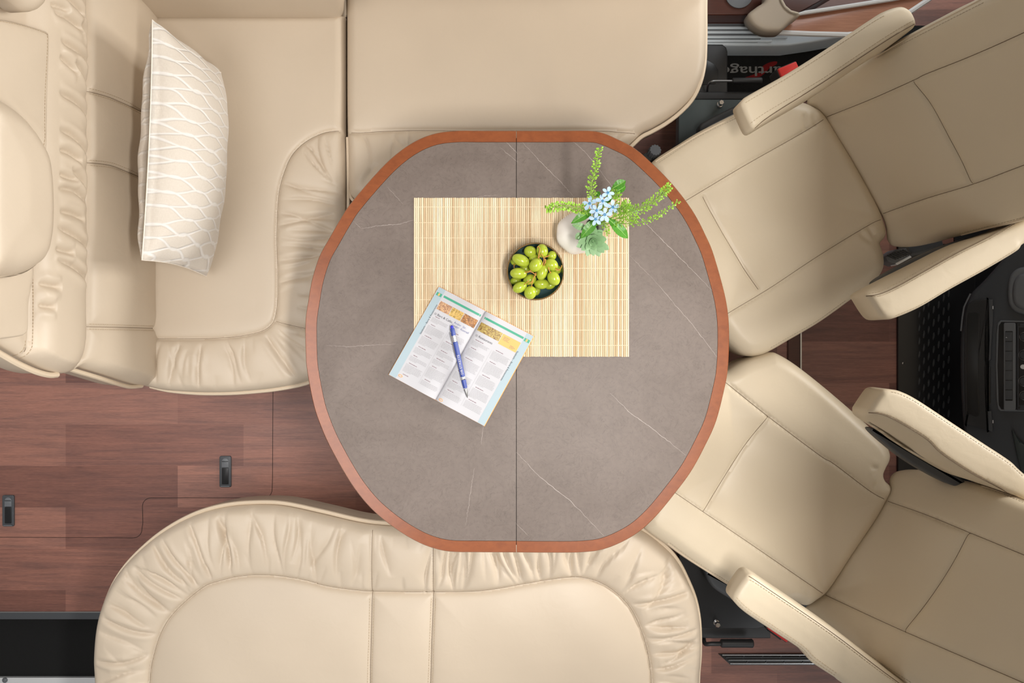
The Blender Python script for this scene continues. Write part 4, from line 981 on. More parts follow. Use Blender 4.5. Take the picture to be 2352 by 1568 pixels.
darm = [dict(z=.71, out=[(1992, 946), (1996, 936), (2020, 901), (2031, 894), (2048, 894), (2069, 899), (2107, 918), (2195, 976), (2259, 1018), (2318, 1057), (2352, 1088), (2480, 1190), (2520, 1250), (2480, 1245), (2400, 1190), (2352, 1149), (2266, 1114), (2214, 1097), (2144, 1058), (2084, 1020), (2055, 999), (1999, 962)],
             crease=[(1993, 948), (2020, 950), (2055, 964), (2125, 1006), (2161, 1040), (2231, 1086), (2311, 1128), (2400, 1180)], region=[(1985, 947), (2020, 951), (2055, 965), (2125, 1007), (2161, 1041), (2231, 1087), (2311, 1129), (2400, 1181), (2380, 1230), (2080, 1060), (1980, 970)], slope=1.6, r=.012, thick=.10,
             stitch=[[(2010, 946), (2022, 947), (2057, 960), (2127, 1002), (2163, 1036), (2233, 1082), (2313, 1124)], [(2048, 900), (2067, 905), (2105, 924), (2193, 982), (2257, 1024), (2316, 1063), (2350, 1094)]],
             bracket=[(2000, 985), (2060, 1040), (2120, 1080), (2190, 1115), (2230, 1118), (2160, 1060), (2060, 1000)]),
        dict(z=.72, out=[(1683, 1372), (1689, 1356), (1707, 1329), (1717, 1320), (1733, 1321), (1777, 1351), (1847, 1398), (1924, 1452), (2021, 1526), (2077, 1567), (2200, 1640), (2170, 1680), (2050, 1640), (1934, 1568), (1917, 1555), (1864, 1520), (1840, 1492), (1777, 1450), (1714, 1408), (1688, 1384)], r=.011,
             crease=[(1717, 1322), (1733, 1331), (1777, 1361), (1847, 1408), (1924, 1462), (2021, 1536), (2077, 1577)], region=[(1712, 1318), (1733, 1330), (1777, 1360), (1847, 1407), (1924, 1461), (2021, 1535), (2080, 1578), (2100, 1560), (1900, 1410), (1730, 1300)], slope=.7,
             stitch=[[(1722, 1331), (1735, 1338), (1777, 1366), (1847, 1413), (1924, 1467), (2021, 1541), (2060, 1568)], [(1692, 1372), (1718, 1397), (1780, 1439), (1845, 1483), (1870, 1508), (1925, 1548)], [(1690, 1378), (1716, 1403), (1779, 1445), (1842, 1488), (1866, 1514), (1920, 1552)]])]
dt, dc, dbk = cab_seat('swivel_seat', 'cream leather swivelled cab seat at the lower right of the table', (1760, 1120), dseat, dback, darm, -31, (1960, 1265))

# ------------------------------------------------------------------ seat bases, levers, buckles
def prism_px(px, z0, z1, m, name, parent=None, bev=.003, smooth=False, n=6, sharp=35):
    f = Flat(z1); q = f.uv(catmull(px, True, n) if smooth else px)
    return MB().prism(f, q, z0 - z1, 0, bev).build(name, m, parent, sharp)
# upper seat
prism_px([(1560, 228), (1790, 229), (1840, 240), (2000, 560), (1900, 640), (1700, 700), (1555, 420), (1558, 320)], .28, .315, SLATE, 'base_plate', pt, .002)
prism_px([(1605, 302), (1608, 286), (1622, 276), (1660, 256), (1705, 236), (1760, 220), (1790, 260), (1700, 320), (1612, 340)], .36, .39, BLACK, 'side_cover', pt, .008, True)
prism_px([(1619, 310), (1621, 296), (1632, 286), (1668, 268), (1708, 250), (1760, 240), (1790, 270), (1700, 320), (1630, 340)], .36, .41, GREY, 'cover_inlay', pt, .012, True)
prism_px([(1575, 300), (1700, 400), (1850, 560), (1800, 640), (1650, 560), (1560, 380)], 0, .30, BLACK, 'pedestal', pt, .01)
kn = P(1501, 352, .44); MB().lathe(kn + Vector((-.008, -.012, -.02)), [(.0165, 0), (.0165, .004), (.0135, .006), (.0135, .014)], 24, (-.35, .35, .87)).build('recline_knob_collar', BLACK, pt)
kb = MB(); ax = Vector((.10, .18, .9)).normalized(); prof = []
c0 = P(1500, 353, .43); V = []; Fc = []; n = 48
for z_, rs in ((0, 1), (.018, 1), (.022, .9)):
    for k in range(n):
        a = 2 * math.pi * k / n; r_ = .0145 * rs * (1 + (.08 if (k // 2) % 2 else -.04)); X = ax.orthogonal().normalized(); Y = ax.cross(X); V.append(c0 + ax * z_ + (X * math.cos(a) + Y * math.sin(a)) * r_)
for j in range(2):
    for k in range(n): Fc.append((j * n + k, j * n + (k + 1) % n, (j + 1) * n + (k + 1) % n, (j + 1) * n + k))
Fc += [tuple(range(n))[::-1], tuple(range(2 * n, 3 * n))]
mk('recline_knob', V, Fc, DGREY, pt, True, 30)
def bolt(px, py, z, label):
    c = P(px, py, z); t = thing('bolt', label, 'bolt', c)
    MB().lathe(c, [(.0075, 0), (.0075, .002), (.0045, .0022), (.0045, .012)], 20).build('washer', CHROME, t)
    MB().lathe(c + Vector((0, 0, .011)), [(.0072, 0), (.0075, .001), (.0075, .007), (.006, .009)], 6).build('head', CHROME, t)
bolt(1653, 240, .316, 'shiny bolt on the slate seat base at the upper right')
bolt(1645, 1429, .301, 'shiny bolt on the black seat base at the lower right')
def lever(pts, grip, r, rg_, label, m=STEEL):
    q = [P(*p) for p in pts]; t = thing('lever', label, 'lever', q[0])
    MB().tube([Vector(a) for a in catmull([tuple(a) for a in q], False, 6)], r, 10).build('rod', m, t)
    a, b = P(*grip[0]), P(*grip[1]); D_ = (b - a); L_ = D_.length
    MB().lathe(a, [(rg_ * .8, 0), (rg_, .003), (rg_, L_ * .8), (rg_ * 1.06, L_ - .003), (rg_ * .8, L_)], 18, D_).build('grip', BLACK, t)
lever([(1625, 216, .10), (1625, 205, .18), (1627, 194, .21), (1634, 188, .22), (1645, 186, .22), (1690, 186, .22)], [(1682, 186, .22), (1750, 185, .22)], .0032, .0085, 'steel lever with black grip beside the upper right seat base')
lever([(1616, 1466, .10), (1620, 1478, .14), (1635, 1478, .15), (1660, 1478, .15)], [(1655, 1477, .15), (1730, 1477, .15)], .006, .0115, 'black lever beside the lower right seat base', BLACK)
def buckle(c, X, Y, hx, hy, label):
    c = P(*c); t = thing('seatbelt_buckle', label, 'buckle', c); X = Vector((X[0], -X[1], 0)).normalized(); Y = Vector((Y[0], -Y[1], 0)).normalized(); Zp = Vector((0, 0, 1))
    pl_ = Plane(c, X, Zp.cross(X)); o_ = rrect(-hx, -hy, hx, hy, .004)
    MB().prism(pl_, o_, -.06, -.004, .004).build('housing', BLACK, t)
    MB().prism(pl_, rrect(-hx * .92, -hy * .85, hx * .92, hy * .85, .003), -.01, .001, .003).build('release_button', RED, t)
    MB().prism(pl_, rrect(-hx * .6, -hy * 1.3, hx * .6, -hy * .9, .001), -.05, -.012, .001).build('slot', BLACKS, t)
buckle((1812, 160, .40), (1, -.42), (0, 1), .027, .015, 'red seatbelt buckle beside the upper right armrest')
buckle((1790, 1452, .33), (1, .72), (0, 1), .034, .012, 'red seatbelt buckle poking out under the lower right armrest')
# belt stalk between upper seat and its backrest
st = thing('seatbelt_stalk', 'grey ribbed seatbelt stalk between the upper right seat and its lower armrest', 'seatbelt', P(2065, 585, .38))
fz = Flat(.40); MB().prism(fz, fz.uv([(2040, 600), (2034, 590), (2060, 572), (2082, 570), (2092, 586), (2062, 608)]), -.05, 0, .003).build('housing', GREY, st)
mb = MB()
for k in range(7):
    a = (2044 + k * 6, 597 - k * 2.2); mb.box(P(a[0] + 4, a[1] - 6, .4015), .0012, .012, .0012, (.4, .9, 0), (-.9, .4, 0))
mb.build('ribs', BLACK, st); MB().prism(fz, fz.uv([(2056, 604), (2060, 609), (2093, 591), (2090, 587)]), -.03, .002, .001).build('label_tag', WHITE, st)
MB().tube([P(2090, 578, .38), P(2130, 568, .40), P(2165, 560, .42)], .012, 8, flat=.3).build('strap', DGREY, st)
# lower seat base
prism_px([(1560, 1442), (1740, 1443), (1900, 1400), (1960, 1200), (1860, 1000), (1700, 1000), (1560, 1180)], .265, .30, BLACKS, 'base_plate', dt, .002)
prism_px([(1622, 1318), (1628, 1308), (1680, 1330), (1800, 1400), (1760, 1430), (1700, 1390), (1640, 1352)], .36, .40, DGREY, 'side_cover', dt, .012, True)
prism_px([(1650, 1120), (1850, 1120), (1850, 1320), (1650, 1320)], 0, .30, BLACK, 'pedestal', dt, .01)
prism_px([(1560, 1400), (1770, 1400), (1770, 1466), (1560, 1466)], .02, .12, BLACK, 'base_rail', dt, .004)

# floor vent grille, lower right
vg = thing('floor_vent', 'long black and chrome vent grille in the wood floor at the lower right', 'vent', P(1760, 1512, 0))
MB().prism(Flat(.003), Flat(.003).uv([(1650, 1501), (1900, 1501), (1900, 1527), (1678, 1527)]), -.003, 0, .0005).build('frame', BLACKS, vg)
for y, x0, m, wd in ((1503.5, 1659, CHROME, .0026), (1509, 1667, DGREY, .0014), (1515, 1673, STEEL, .0012), (1523, 1677, CHROME, .0030)):
    a, b = P(x0, y, .005), P(1900, y, .005); MB().box((a + b) / 2, (b - a).length / 2, wd / 2, .002).build('slat', m, vg)
for k, x in enumerate((1708, 1751, 1793, 1836)):
    for y0 in (1506, 1518): MB().box(P(x + (8 if y0 > 1510 else 0), y0 + 2, .004), .0008, .005, .001, (.9, -.5, 0), (.5, .9, 0)).build('divider', DGREY, vg)

# ------------------------------------------------------------------ cab floor mat, sill and door trim, upper right
wbox('floor_cab', P(1560, 0, .0).x, P(0, 232, 0).y, 0, 1.9, P(0, 60, 0).y, .004, CARPET, kind='structure')
fm = thing('floor_mat', 'black carpet mat with grey and red lettering beside the upper right seat', 'mat', P(1740, 150, .004))
MB().prism(Flat(.012), Flat(.012).uv(rrect(1640, 108, 1960, 214, 8)), -.008, 0, .002).build('carpet', CARPET, fm)
q = catmull([(1708, 180), (1725, 173), (1745, 165), (1752, 152), (1768, 143), (1784, 141), (1783, 148), (1768, 156), (1757, 168), (1740, 178)], True, 5)
MB().prism(Flat(.013), Flat(.013).uv(q), -.002, 0, .0003).build('red_emblem', REDC, fm)
text_mesh('lettering', 'carthago', .040, GREYC, fm, P(1817, 153, .0136), (-1, 0, 0), (0, -1, 0), .0003, 'LEFT', .0004, 1.53)
prism_px([(1590, 101), (1660, 101), (1669, 108), (1672, 118), (1672, 225), (1590, 225)], 0, .11, BLACK, 'plastic_housing', pt, .006)
prism_px([(1600, 138), (1625, 138), (1640, 146), (1650, 160), (1650, 180), (1644, 192), (1600, 196)], .05, .112, BLACKS, 'housing_recess', pt, .001)
prism_px([(1560, 210), (1800, 210), (1800, 229), (1560, 229)], 0, .20, BLACK, 'base_rail', pt, .004)
sill = thing('door_sill', 'pale ribbed sill panel below the wooden door trim, upper right', 'sill', P(1800, 80, .1))
prism_px([(1560, 28), (1990, 28), (2010, 60), (1944, 83), (1880, 95), (1811, 105), (1700, 105), (1560, 103)], .02, .10, BLUEW, 'panel', sill, .006)
prism_px([(1560, 34), (1690, 34), (1712, 60), (1755, 80), (1740, 98), (1560, 98)], .09, .1008, GREY, 'rib_recess', sill, .0003)
for k, (y, x1) in enumerate(((39, 1720), (54, 1740), (64, 1765), (74, 1790), (85, 1808), (94, 1772))):
    a, b = P(1570, y, .104), P(x1, y, .104); MB().tube([a, b], .0042, 8, flat=.8).build('rib', BLUEW if k > 1 else GREY, sill)
dw = thing('door_trim', 'reddish wood door trim with white edging and a beige grip, upper right', 'door trim', P(1800, 30, .2))
prism_px([(1560, -60), (1990, -60), (1830, 34), (1700, 34), (1560, 34)], .10, .17, DARKWOOD, 'dark_wood_panel', dw, .004)
prism_px([(1788, 73), (1793, 66), (1838, 34), (2041, -2), (2140, -20), (2140, -14), (2085, 27), (1990, 70), (1944, 75), (1860, 73)], .175, .185, DOORWOOD, 'wood_panel', dw, .002)
MB().tube([P(1786, 75, .18), P(1860, 78, .18), P(1944, 80, .18), P(1990, 75, .18), P(2085, 30, .18), P(2145, -10, .18)], .0078, 8).build('white_edging', WHITE, dw)
MB().tube([P(1832, 33, .195), P(1850, 29, .195), P(1950, 14, .195), P(2045, -1, .195), P(2150, -20, .195)], [.004, .006, .006, .006, .006], 8).build('white_edging', WHITE, dw)
Cushion('grip', Flat(.24), [(1757, -40), (1757, -40), (1757, 0), (1738, 16), (1719, 31), (1717, 42), (1727, 57), (1742, 68), (1758, 74), (1780, 75), (1793, 72), (1815, 52), (1838, 34), (1822, 30), (1808, 22), (1798, 10), (1793, -6), (1792, -40), (1792, -40)], BEIGE, dw, thick=.05, r=.012, step=.005)
MB().tube([P(1793, -20, .243), P(1795, 0, .243), P(1803, 15, .243), P(1816, 26, .243), P(1834, 31, .243)], .003, 8).build('grip_edging', mat('pale_beige', (.62, .55, .44, 1), .4), dw)
ring = thing('speaker_ring', 'grey metal ring on the dark wood at the top edge of the picture', 'speaker', P(1697, -14, .17))
MB().lathe(P(1697, -12, .172), [(.038, 0), (.038, .004), (.033, .005)], 32, cap0=False).build('grille', GREY, ring)

# ------------------------------------------------------------------ cab floor and dashboard console, right
tm = thing('tread_mat', 'black rubber mat with raised oval treads on the cab floor at the right', 'mat', P(2120, 800, 0))
MB().prism(Flat(.010), Flat(.010).uv([(2063, 560), (2240, 560), (2240, 1200), (2063, 1200)]), -.010, 0, .001).build('base', BLACKS, tm)
mb = MB(); zc_ = .0105
for ci, x in enumerate((2111.5, 2122, 2133, 2144.5, 2156, 2167.5, 2179)):
    for k in range(20):
        y = 600 + k * 30.6 + (ci % 2) * 13 + ci * 2
        if y > 1110: continue
        c = P(x, y, zc_); mb.ellipsoid(c, Vector((.0032, 0, 0)), Vector((.0013, .0125, 0)), Vector((0, 0, .0030)), 8, 4)
o = mb.build('raised_treads', mat('worn_rubber', (.05, .05, .052, 1), .25), tm); o['kind'] = 'stuff'  # treads paler than the mat base: their highlights are put into the colour
MB().lathe(P(2074, 834, .010), [(.0035, 0), (.0030, .0012), (.0008, .0018)], 12).build('rivet', STEEL, tm)
aD = math.radians(38)
DP = Plane(P(2203, 784, .17), (0, -1, 0), (math.cos(aD), 0, math.sin(aD)))
def dpr(px, h0, h1, m, name, parent, bev=.003, sm=True, n=5):
    q = np.asarray(px, float); q = catmull(q, True, n) if sm else q
    return MB().prism(DP, DP.uv(q, h1), h0, h1, bev).build(name, m, parent)
DTOP = (1.45, -1.05, .35, 2.0, 1.0, .90)
ds = thing('dashboard_console', 'black dashboard console with storage tray, switches and radio at the right edge', 'dashboard', P(2300, 800, 0))
DASHM = mat('dashboard_plastic', (.05, .055, .063, 1), .42, bump=(.35, 450, .0006))
dpr([(2480, 470), (2352, 530), (2310, 585), (2262, 640), (2228, 676), (2212, 715), (2205, 784), (2205, 880), (2210, 960), (2218, 1020), (2236, 1075), (2300, 1110), (2360, 1150), (2480, 1190)], -.16, 0, DASHM, 'console_body', ds, .012)
wbox('dashboard_top', *DTOP, BLACK, ds)
MB().tube([DP.w(DP.uv([p], .002), .002)[0] for p in ((2229, 674), (2222, 688), (2214, 705), (2210, 730), (2207, 760))], .0022, 6).build('edge_highlight', GREY, ds)
dpr([(2222, 700), (2266, 686), (2268, 688), (2268, 690), (2263, 784), (2264, 900), (2268, 985), (2266, 988), (2221, 974), (2219, 972), (2216, 880), (2216, 784)], -.01, .006, BLACK, 'tray_bezel', ds, .002, True, 3)
dpr([(2223, 724), (2232, 718), (2243, 717), (2250, 723), (2251, 745), (2248, 800), (2247, 860), (2249, 920), (2249, 950), (2243, 957), (2230, 952), (2222, 942), (2220, 860), (2220, 784)], -.01, .0068, BLACKS, 'tray_opening', ds, .0004)
dpr([(2270, 687), (2281, 687), (2281, 735), (2277, 790), (2276, 826), (2270, 828), (2272, 780)], -.01, .007, DGREY, 'tray_catch', ds, .002, False)
dpr([(2269, 838), (2275, 842), (2275, 925), (2266, 938), (2264, 930)], -.01, .003, BLACKS, 'vent_slot', ds, .0005, False)
dpr([(2268, 944), (2277, 944), (2281, 985), (2279, 991), (2270, 988)], -.01, .007, DGREY, 'tray_catch', ds, .002, False)
for y in (706, 968): MB().box(DP.w(DP.uv([(2280.5, y)], .009), .009)[0], .0008, .004, .0008, (1, 0, 0), (0, 1, 0)).build('catch_mark', PWHITE, ds)
dpr([(2298, 735), (2420, 737), (2420, 946), (2298, 944), (2291, 938), (2288, 915), (2286, 840), (2288, 765), (2291, 741)], -.01, .004, GREY, 'radio_frame', ds, .003, False)
dpr([(2300, 739), (2420, 741), (2420, 942), (2300, 940), (2294, 930), (2291, 840), (2294, 748)], -.01, .0046, BLACKS, 'frame_recess', ds, .0004, False)
dpr(rrect(2305, 741, 2333, 942, 4), -.01, .012, GREY, 'switch_panel', ds, .002, False)
for k in range(7):
    y = 762.5 + k * 22.3
    dpr(rrect(2309, y, 2325, y + 20.5, 1), 0, .0138, DGREY, 'switch', ds, .0006, False)
dpr(rrect(2309, 760, 2326, 920, 1), 0, .0125, BLACKS, 'switch_gap', ds, .0003, False)
text_mesh('switch_symbol', 'P', .0055, PWHITE, ds, DP.w(DP.uv([(2314, 776)], .0142), .0142)[0], (0, 1, 0), (-math.cos(aD), 0, -math.sin(aD)), .0001)
dpr([(2336, 742), (2420, 742), (2420, 942), (2336, 942)], -.01, .010, DASHM, 'radio_surround', ds, .002, False)
dpr([(2340, 752), (2420, 752), (2420, 930), (2340, 930)], -.01, .012, BLACKS, 'radio_face', ds, .001, False)
for y, r_ in ((773, .011), (815, .013), (875, .013), (908, .011)):
    c = DP.w(DP.uv([(2354, y)], .012), .012)[0]; MB().lathe(c, [(r_, 0), (r_, .006), (r_ * .85, .009)], 24, DP.N).build('radio_knob', BLACKS, ds); MB().lathe(c, [(r_ + .0012, 0), (r_ + .0012, .0015), (r_, .002)], 24, DP.N, cap0=False, cap1=False).build('knob_ring', STEEL, ds)
MB().lathe(DP.w(DP.uv([(2350, 842)], .012), .012)[0], [(.0062, 0), (.0062, .0014), (.005, .002)], 20, DP.N).build('white_button', WHITE, ds)
for y in (746, 936): MB().lathe(DP.w(DP.uv([(2341, y)], .010), .010)[0], [(.0028, 0), (.0028, .001), (.001, .0015)], 12, DP.N).build('screw', BLACKS, ds)
dpr([(2420, 618), (2352, 612), (2324, 626), (2315, 650), (2314, 680), (2318, 700), (2330, 714), (2352, 722), (2420, 740)], -.01, .012, GREY, 'vent_cover', ds, .008)
dpr([(2420, 630), (2352, 626), (2331, 640), (2325, 660), (2325, 685), (2332, 702), (2352, 712), (2420, 725)], -.01, .020, GREY, 'vent_face', ds, .010)
dpr([(2323, 988), (2345, 1015), (2420, 1070), (2420, 1180), (2352, 1110), (2338, 1060)], -.01, .008, SLATE, 'knee_panel', ds, .004, False)
wbox('cab_front', P(2190, 0, 0).x, -1.1, 0, 1.9, .9, .006, BLACKS, kind='structure').name = 'floor_cab_front'
# ------------------------------------------------------------------ vase and flowers
vc = P(1325, 536, .765); vc.z = ZT + .0022
vase = thing('ceramic_vase', 'off-white ribbed ceramic vase on the upper right of the placemat', 'vase', vc)
prof = [(.022, 0), (.034, .010), (.0405, .030), (.0418, .045), (.038, .062), (.029, .078), (.0195, .092), (.0155, .104), (.0150, .118), (.0175, .128), (.0185, .130)]
q = catmull(prof, False, 5); V = []; Fc = []; n = 60; tilt = Vector((.16, .10, 1)).normalized(); tilt = Vector((.12, .04, 1))
for i, (r_, z_) in enumerate(q):
    for k in range(n):
        a = 2 * math.pi * k / n; sw = .0009 * math.sin(a * 7 + z_ * 45) * math.sin(math.pi * min(1, z_ / .09)) if z_ < .09 else 0
        sh = max(0, z_ - .05) * .42
        V.append(vc + Vector(((r_ + sw) * math.cos(a) + sh * .9, (r_ + sw) * math.sin(a) + sh * .15, z_)))
m_ = len(q)
for i in range(m_ - 1):
    for k in range(n): Fc.append((i * n + k, i * n + (k + 1) % n, (i + 1) * n + (k + 1) % n, (i + 1) * n + k))
Fc.append(tuple(range(n))[::-1]); mk('body', V, Fc, VASE, vase, True, 60)
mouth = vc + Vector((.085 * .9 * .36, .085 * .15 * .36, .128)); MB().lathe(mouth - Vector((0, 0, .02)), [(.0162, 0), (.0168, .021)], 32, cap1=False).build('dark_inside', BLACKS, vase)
base_st = mouth - Vector((0, 0, .008))
def stem_to(p, parent, m=SSTEM, r=.0009, sag=.01, name='stem'):
    a = base_st; b = Vector(p); mid = (a + b) / 2 + Vector((0, 0, sag)); q_ = catmull([tuple(a), tuple(mid), tuple(b)], False, 8)
    MB().tube([Vector(x) for x in q_], r, 6).build(name, m, parent); return [Vector(x) for x in q_]
ZF = .93
rngf = random.Random(12)
def flower(px, py, z, ang, sz, tiltv, label, skew=1.0):
    c = P(px, py, z); t = thing('blue_flower', label, 'flower', c, 'pale blue star flowers in the vase')
    nn = Vector(tiltv).normalized(); X = Vector((1, 0, 0)); X = (X - nn * X.dot(nn)).normalized(); Y = nn.cross(X)
    for k in range(5):
        a = math.radians(ang + 72 * k + rngf.uniform(-7, 7)); L_ = sz * rngf.uniform(.92, 1.08); W_ = L_ * .56; d = X * math.cos(a) + Y * math.sin(a); s_ = nn.cross(d); V = []; Fc = []; nl, nw = 8, 5
        cup = rngf.uniform(-.1, .25)
        for i in range(nl + 1):
            u = i / nl; w_ = W_ * (math.sin(math.pi * min(1, u * .93 + .07)) ** .7) * (.35 + .75 * u) * .62
            for j in range(nw):
                v_ = (j / (nw - 1) - .5) * 2
                V.append(c + d * L_ * (.05 + .95 * u) + s_ * w_ * v_ + nn * (cup * L_ * u * (1 - .9 * u) * 1.6 + .12 * w_ * v_ * v_ + .002))
        b_ = len(V); V += [x - nn * .0004 for x in V]
        for i in range(nl):
            for j in range(nw - 1): Fc.append((i * nw + j, (i + 1) * nw + j, (i + 1) * nw + j + 1, i * nw + j + 1)); Fc.append((b_ + i * nw + j, b_ + i * nw + j + 1, b_ + (i + 1) * nw + j + 1, b_ + (i + 1) * nw + j))
        mk('petal', V, Fc, PETAL, t)
    MB().lathe(c, [(.0006, -.004), (.0022, 0), (.0026, .0035), (.0016, .0045), (.0012, .0030)], 14, nn, cap1=True).build('centre', PCENT, t)
    stem_to(c - nn * .003, t, SSTEM, .0008, .015)
for a_ in ((1395.5, 444, .945, 75, .0128, (.15, .25, 1), 'topmost pale blue flower of the bunch'), (1384, 462.5, .940, 100, .0135, (0, .1, 1), 'pale blue flower just below the topmost one'),
           (1406, 476, .935, 20, .0140, (.3, 0, 1), 'pale blue flower furthest right in the bunch'), (1355, 468, .935, 92, .0140, (-.3, .1, 1), 'pale blue flower furthest left in the bunch'),
           (1370.5, 484, .945, 50, .0130, (-.1, 0, 1), 'pale blue flower at the heart of the bunch'), (1388.4, 492.7, .940, 85, .0140, (.1, -.2, 1), 'pale blue flower at the lower right of the bunch'),
           (1368, 502.5, .930, 30, .0128, (-.1, -.35, 1), 'lowest pale blue flower, above the succulent')): flower(*a_)
def leaf(p0, p1, wd, label, z0=.90, z1=.90, m=LEAF, tip=1.0, cat='leaf', name='leaf', droop=.0, fold=.12, group=None):
    a, b = P(*p0, z0), P(*p1, z1); t = thing(name, label, cat, a, group); d = (b - a); L_ = d.length; d.normalize(); s_ = d.cross(Vector((0, 0, 1))).normalized(); nn = s_.cross(d); W_ = S(wd, z0) / 2; V = []; Fc = []; nl, nw = 14, 7
    for i in range(nl + 1):
        u = i / nl; w_ = W_ * max(.02, math.sin(math.pi * (u ** (.75 if tip > 1 else 1.45)))) ** .75
        for j in range(nw):
            v_ = (j / (nw - 1) - .5) * 2; V.append(a + d * L_ * u + s_ * w_ * v_ + nn * (fold * w_ * abs(v_) + L_ * .10 * math.sin(math.pi * u) - droop * u * u + .0006 * math.sin(u * 30 + v_ * 3)))
    b_ = len(V); V += [x - nn * .0006 for x in V]
    for i in range(nl):
        for j in range(nw - 1): Fc.append((i * nw + j, (i + 1) * nw + j, (i + 1) * nw + j + 1, i * nw + j + 1)); Fc.append((b_ + i * nw + j, b_ + i * nw + j + 1, b_ + (i + 1) * nw + j + 1, b_ + (i + 1) * nw + j))
    mk('blade', V, Fc, m, t)
    MB().tube([V[i * nw + nw // 2] + nn * .0002 for i in range(nl)], [.0008 * (1 - i / nl) + .0002 for i in range(nl)], 5).build('midrib', LEAFV, t)
    stem_to(a, t, SSTEM, .0009, .004)
leaf((1390, 496), (1442, 547), 25, 'large glossy green leaf at the lower right of the bunch', .905, .90)
leaf((1402, 436), (1437, 415), 21, 'upper glossy green leaf at the top right of the bunch', .91, .92, tip=1)
leaf((1408, 446), (1437, 427), 17, 'glossy green leaf half under the top right leaf', .90, .905)
leaf((1360, 483), (1312, 513), 21, 'broad green leaf pointing left over the vase', .905, .90, tip=2)
leaf((1345, 524), (1314, 516), 17, 'short pale green leaf at the left below the broad one', .885, .88, SUCC, 2)
leaf((1368, 506), (1334, 547), 24, 'dark green leaf pointing down between vase and succulent', .90, .89, tip=2)
leaf((1336, 536), (1322, 549), 16, 'small pointed grey-green leaf left of the succulent', .88, .87, SUCC, 2)
leaf((1432, 472), (1470, 491), 9, 'narrow pale leaf at the foot of the right sprig', .90, .91, SUCC, 2)
leaf((1376, 452), (1370, 440), 13, 'small green leaf behind the upper flowers', .89, .90)
leaf((1383, 465), (1408, 456), 12, 'small green leaf between the topmost and rightmost flower', .905, .91)
# succulent
sc = P(1362, 552, .885); suc = thing('succulent_rosette', 'grey-green succulent rosette hanging over the front of the vase', 'succulent', sc, None)
axs = Vector((-.05, -.42, 1)).normalized(); X = axs.orthogonal().normalized(); Y = axs.cross(X); kk = 0
for ring_, (cnt, L_, up_, W_) in enumerate(((9, .031, .10, .0085), (8, .027, .30, .0085), (7, .021, .6, .0075), (6, .015, 1.1, .006), (4, .009, 2.2, .0045))):
    for k in range(cnt):
        kk += 1; a = 2 * math.pi * k / cnt + ring_ * .7 + rngf.uniform(-.1, .1); d0 = (X * math.cos(a) + Y * math.sin(a)); d = (d0 + axs * up_).normalized(); s_ = axs.cross(d0); nn = s_.cross(d) * -1
        if nn.dot(axs) < 0: nn = -nn
        L2 = L_ * rngf.uniform(.9, 1.1) * (1.15 if d0.y < 0 else .9); V = []; Fc = []; nl, nw = 8, 5
        for sg in (1, -1):
            for i in range(nl + 1):
                u = i / nl; w_ = W_ * (.45 + .9 * u) * max(0.0, 1 - u ** 3.2) ** .8
                for j in range(nw):
                    v_ = (j / (nw - 1) - .5) * 2; V.append(sc + axs * (-.004 * (4 - ring_) * .6) + d * L2 * u + s_ * w_ * v_ + nn * ((.0014 * (1 - v_ * v_) if sg > 0 else -.0022 * (1 - v_ * v_)) * (1 - u * .7) + .10 * w_ * abs(v_) + .004 * u * u))
        b_ = nw * (nl + 1)
        for i in range(nl):
            for j in range(nw - 1): Fc.append((i * nw + j, (i + 1) * nw + j, (i + 1) * nw + j + 1, i * nw + j + 1)); Fc.append((b_ + i * nw + j, b_ + i * nw + j + 1, b_ + (i + 1) * nw + j + 1, b_ + (i + 1) * nw + j))
        mk('rosette_leaf', V, Fc, SUCC, suc)
stem_to(sc - axs * .006, suc, SUCC, .0028, .002)
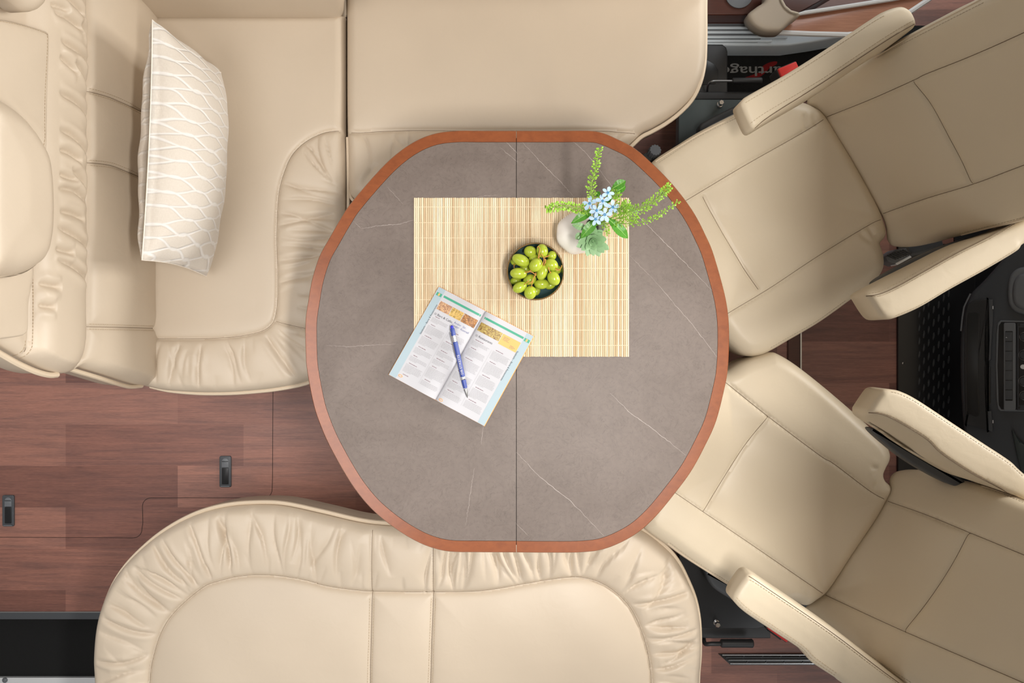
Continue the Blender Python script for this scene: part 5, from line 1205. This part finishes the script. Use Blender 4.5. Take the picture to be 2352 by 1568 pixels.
# seed-pod sprigs
def sprig(pts, nsp, spread, label, z=None, pod=.0018, side=(1, 1), thick=.0009, cat='sprig'):
    w_ = [P(*p) for p in pts]; q_ = [Vector(x) for x in catmull([tuple(a) for a in w_], False, 10)]; t = thing('seed_pod_sprig', label, cat, q_[0], None)
    MB().tube([base_st, (base_st + q_[0]) / 2 + Vector((0, 0, .012))] + q_, [thick] * 2 + [thick * (1 - .6 * i / len(q_)) for i in range(len(q_))], 6).build('stem', SSTEM, t)
    pods = MB(); ped = MB()
    for k in range(nsp):
        u = (k + .5) / nsp; i = min(len(q_) - 2, int(u * (len(q_) - 1))); c = q_[i].lerp(q_[i + 1], rngf.random()); tan = (q_[i + 1] - q_[i]).normalized(); a = k * 2.4 + rngf.uniform(-.5, .5)
        B = tan.cross(Vector((0, 0, 1))).normalized(); C_ = B.cross(tan); L_ = spread * (1.05 - .55 * u) * rngf.uniform(.6, 1.15); d = (B * math.cos(a) + C_ * math.sin(a) * .8 + tan * .55).normalized(); e = c + d * L_
        ped.tube([c, e], .00032, 4); r_ = pod * rngf.uniform(.75, 1.2); s_ = d.cross(C_ if abs(d.dot(C_)) < .9 else B).normalized(); g_ = d.cross(s_)
        pods.ellipsoid(e + d * r_ * .8, s_ * r_ * .78, g_ * r_ * .35, d * r_ * 1.1, 7, 5)
    ped.build('pod_stalks', SSTEM, t); o = pods.build('seed_pods', POD, t); return t
sprig([(1362, 462, .93), (1358, 425, .96), (1368, 385, .985), (1376, 342, 1.0)], 130, .0085, 'upright green seed-pod sprig pointing to the top of the table')
sprig([(1350, 482, .92), (1325, 478, .945), (1290, 473, .955), (1257, 480, .955)], 130, .0095, 'green seed-pod sprig pointing left over the placemat', pod=.0023)
sprig([(1425, 492, .93), (1455, 483, .96), (1490, 470, .985), (1520, 445, 1.0), (1536, 428, 1.01)], 170, .0105, 'dense green seed-pod sprig reaching right over the table edge')
sprig([(1415, 512, .91), (1448, 513, .94), (1490, 506, .965), (1520, 490, .98), (1558, 462, .99)], 80, .0060, 'thin arching seed-pod sprig, lowest one at the right', thick=.0008)
sprig([(1405, 470, .92), (1420, 482, .935), (1432, 478, .94), (1440, 468, .95)], 110, .0120, 'short bushy green sprig right of the blue flowers')
sprig([(1408, 505, .90), (1425, 500, .92), (1445, 496, .935), (1462, 505, .94)], 70, .0110, 'short bushy green sprig beside the large leaf')
sprig([(1398, 450, .91), (1410, 446, .925), (1422, 452, .93)], 60, .0095, 'short yellow-green sprig below the top right leaves')
sprig([(1385, 510, .89), (1392, 525, .90), (1396, 536, .895)], 26, .006, 'tiny green sprig between large leaf and succulent')
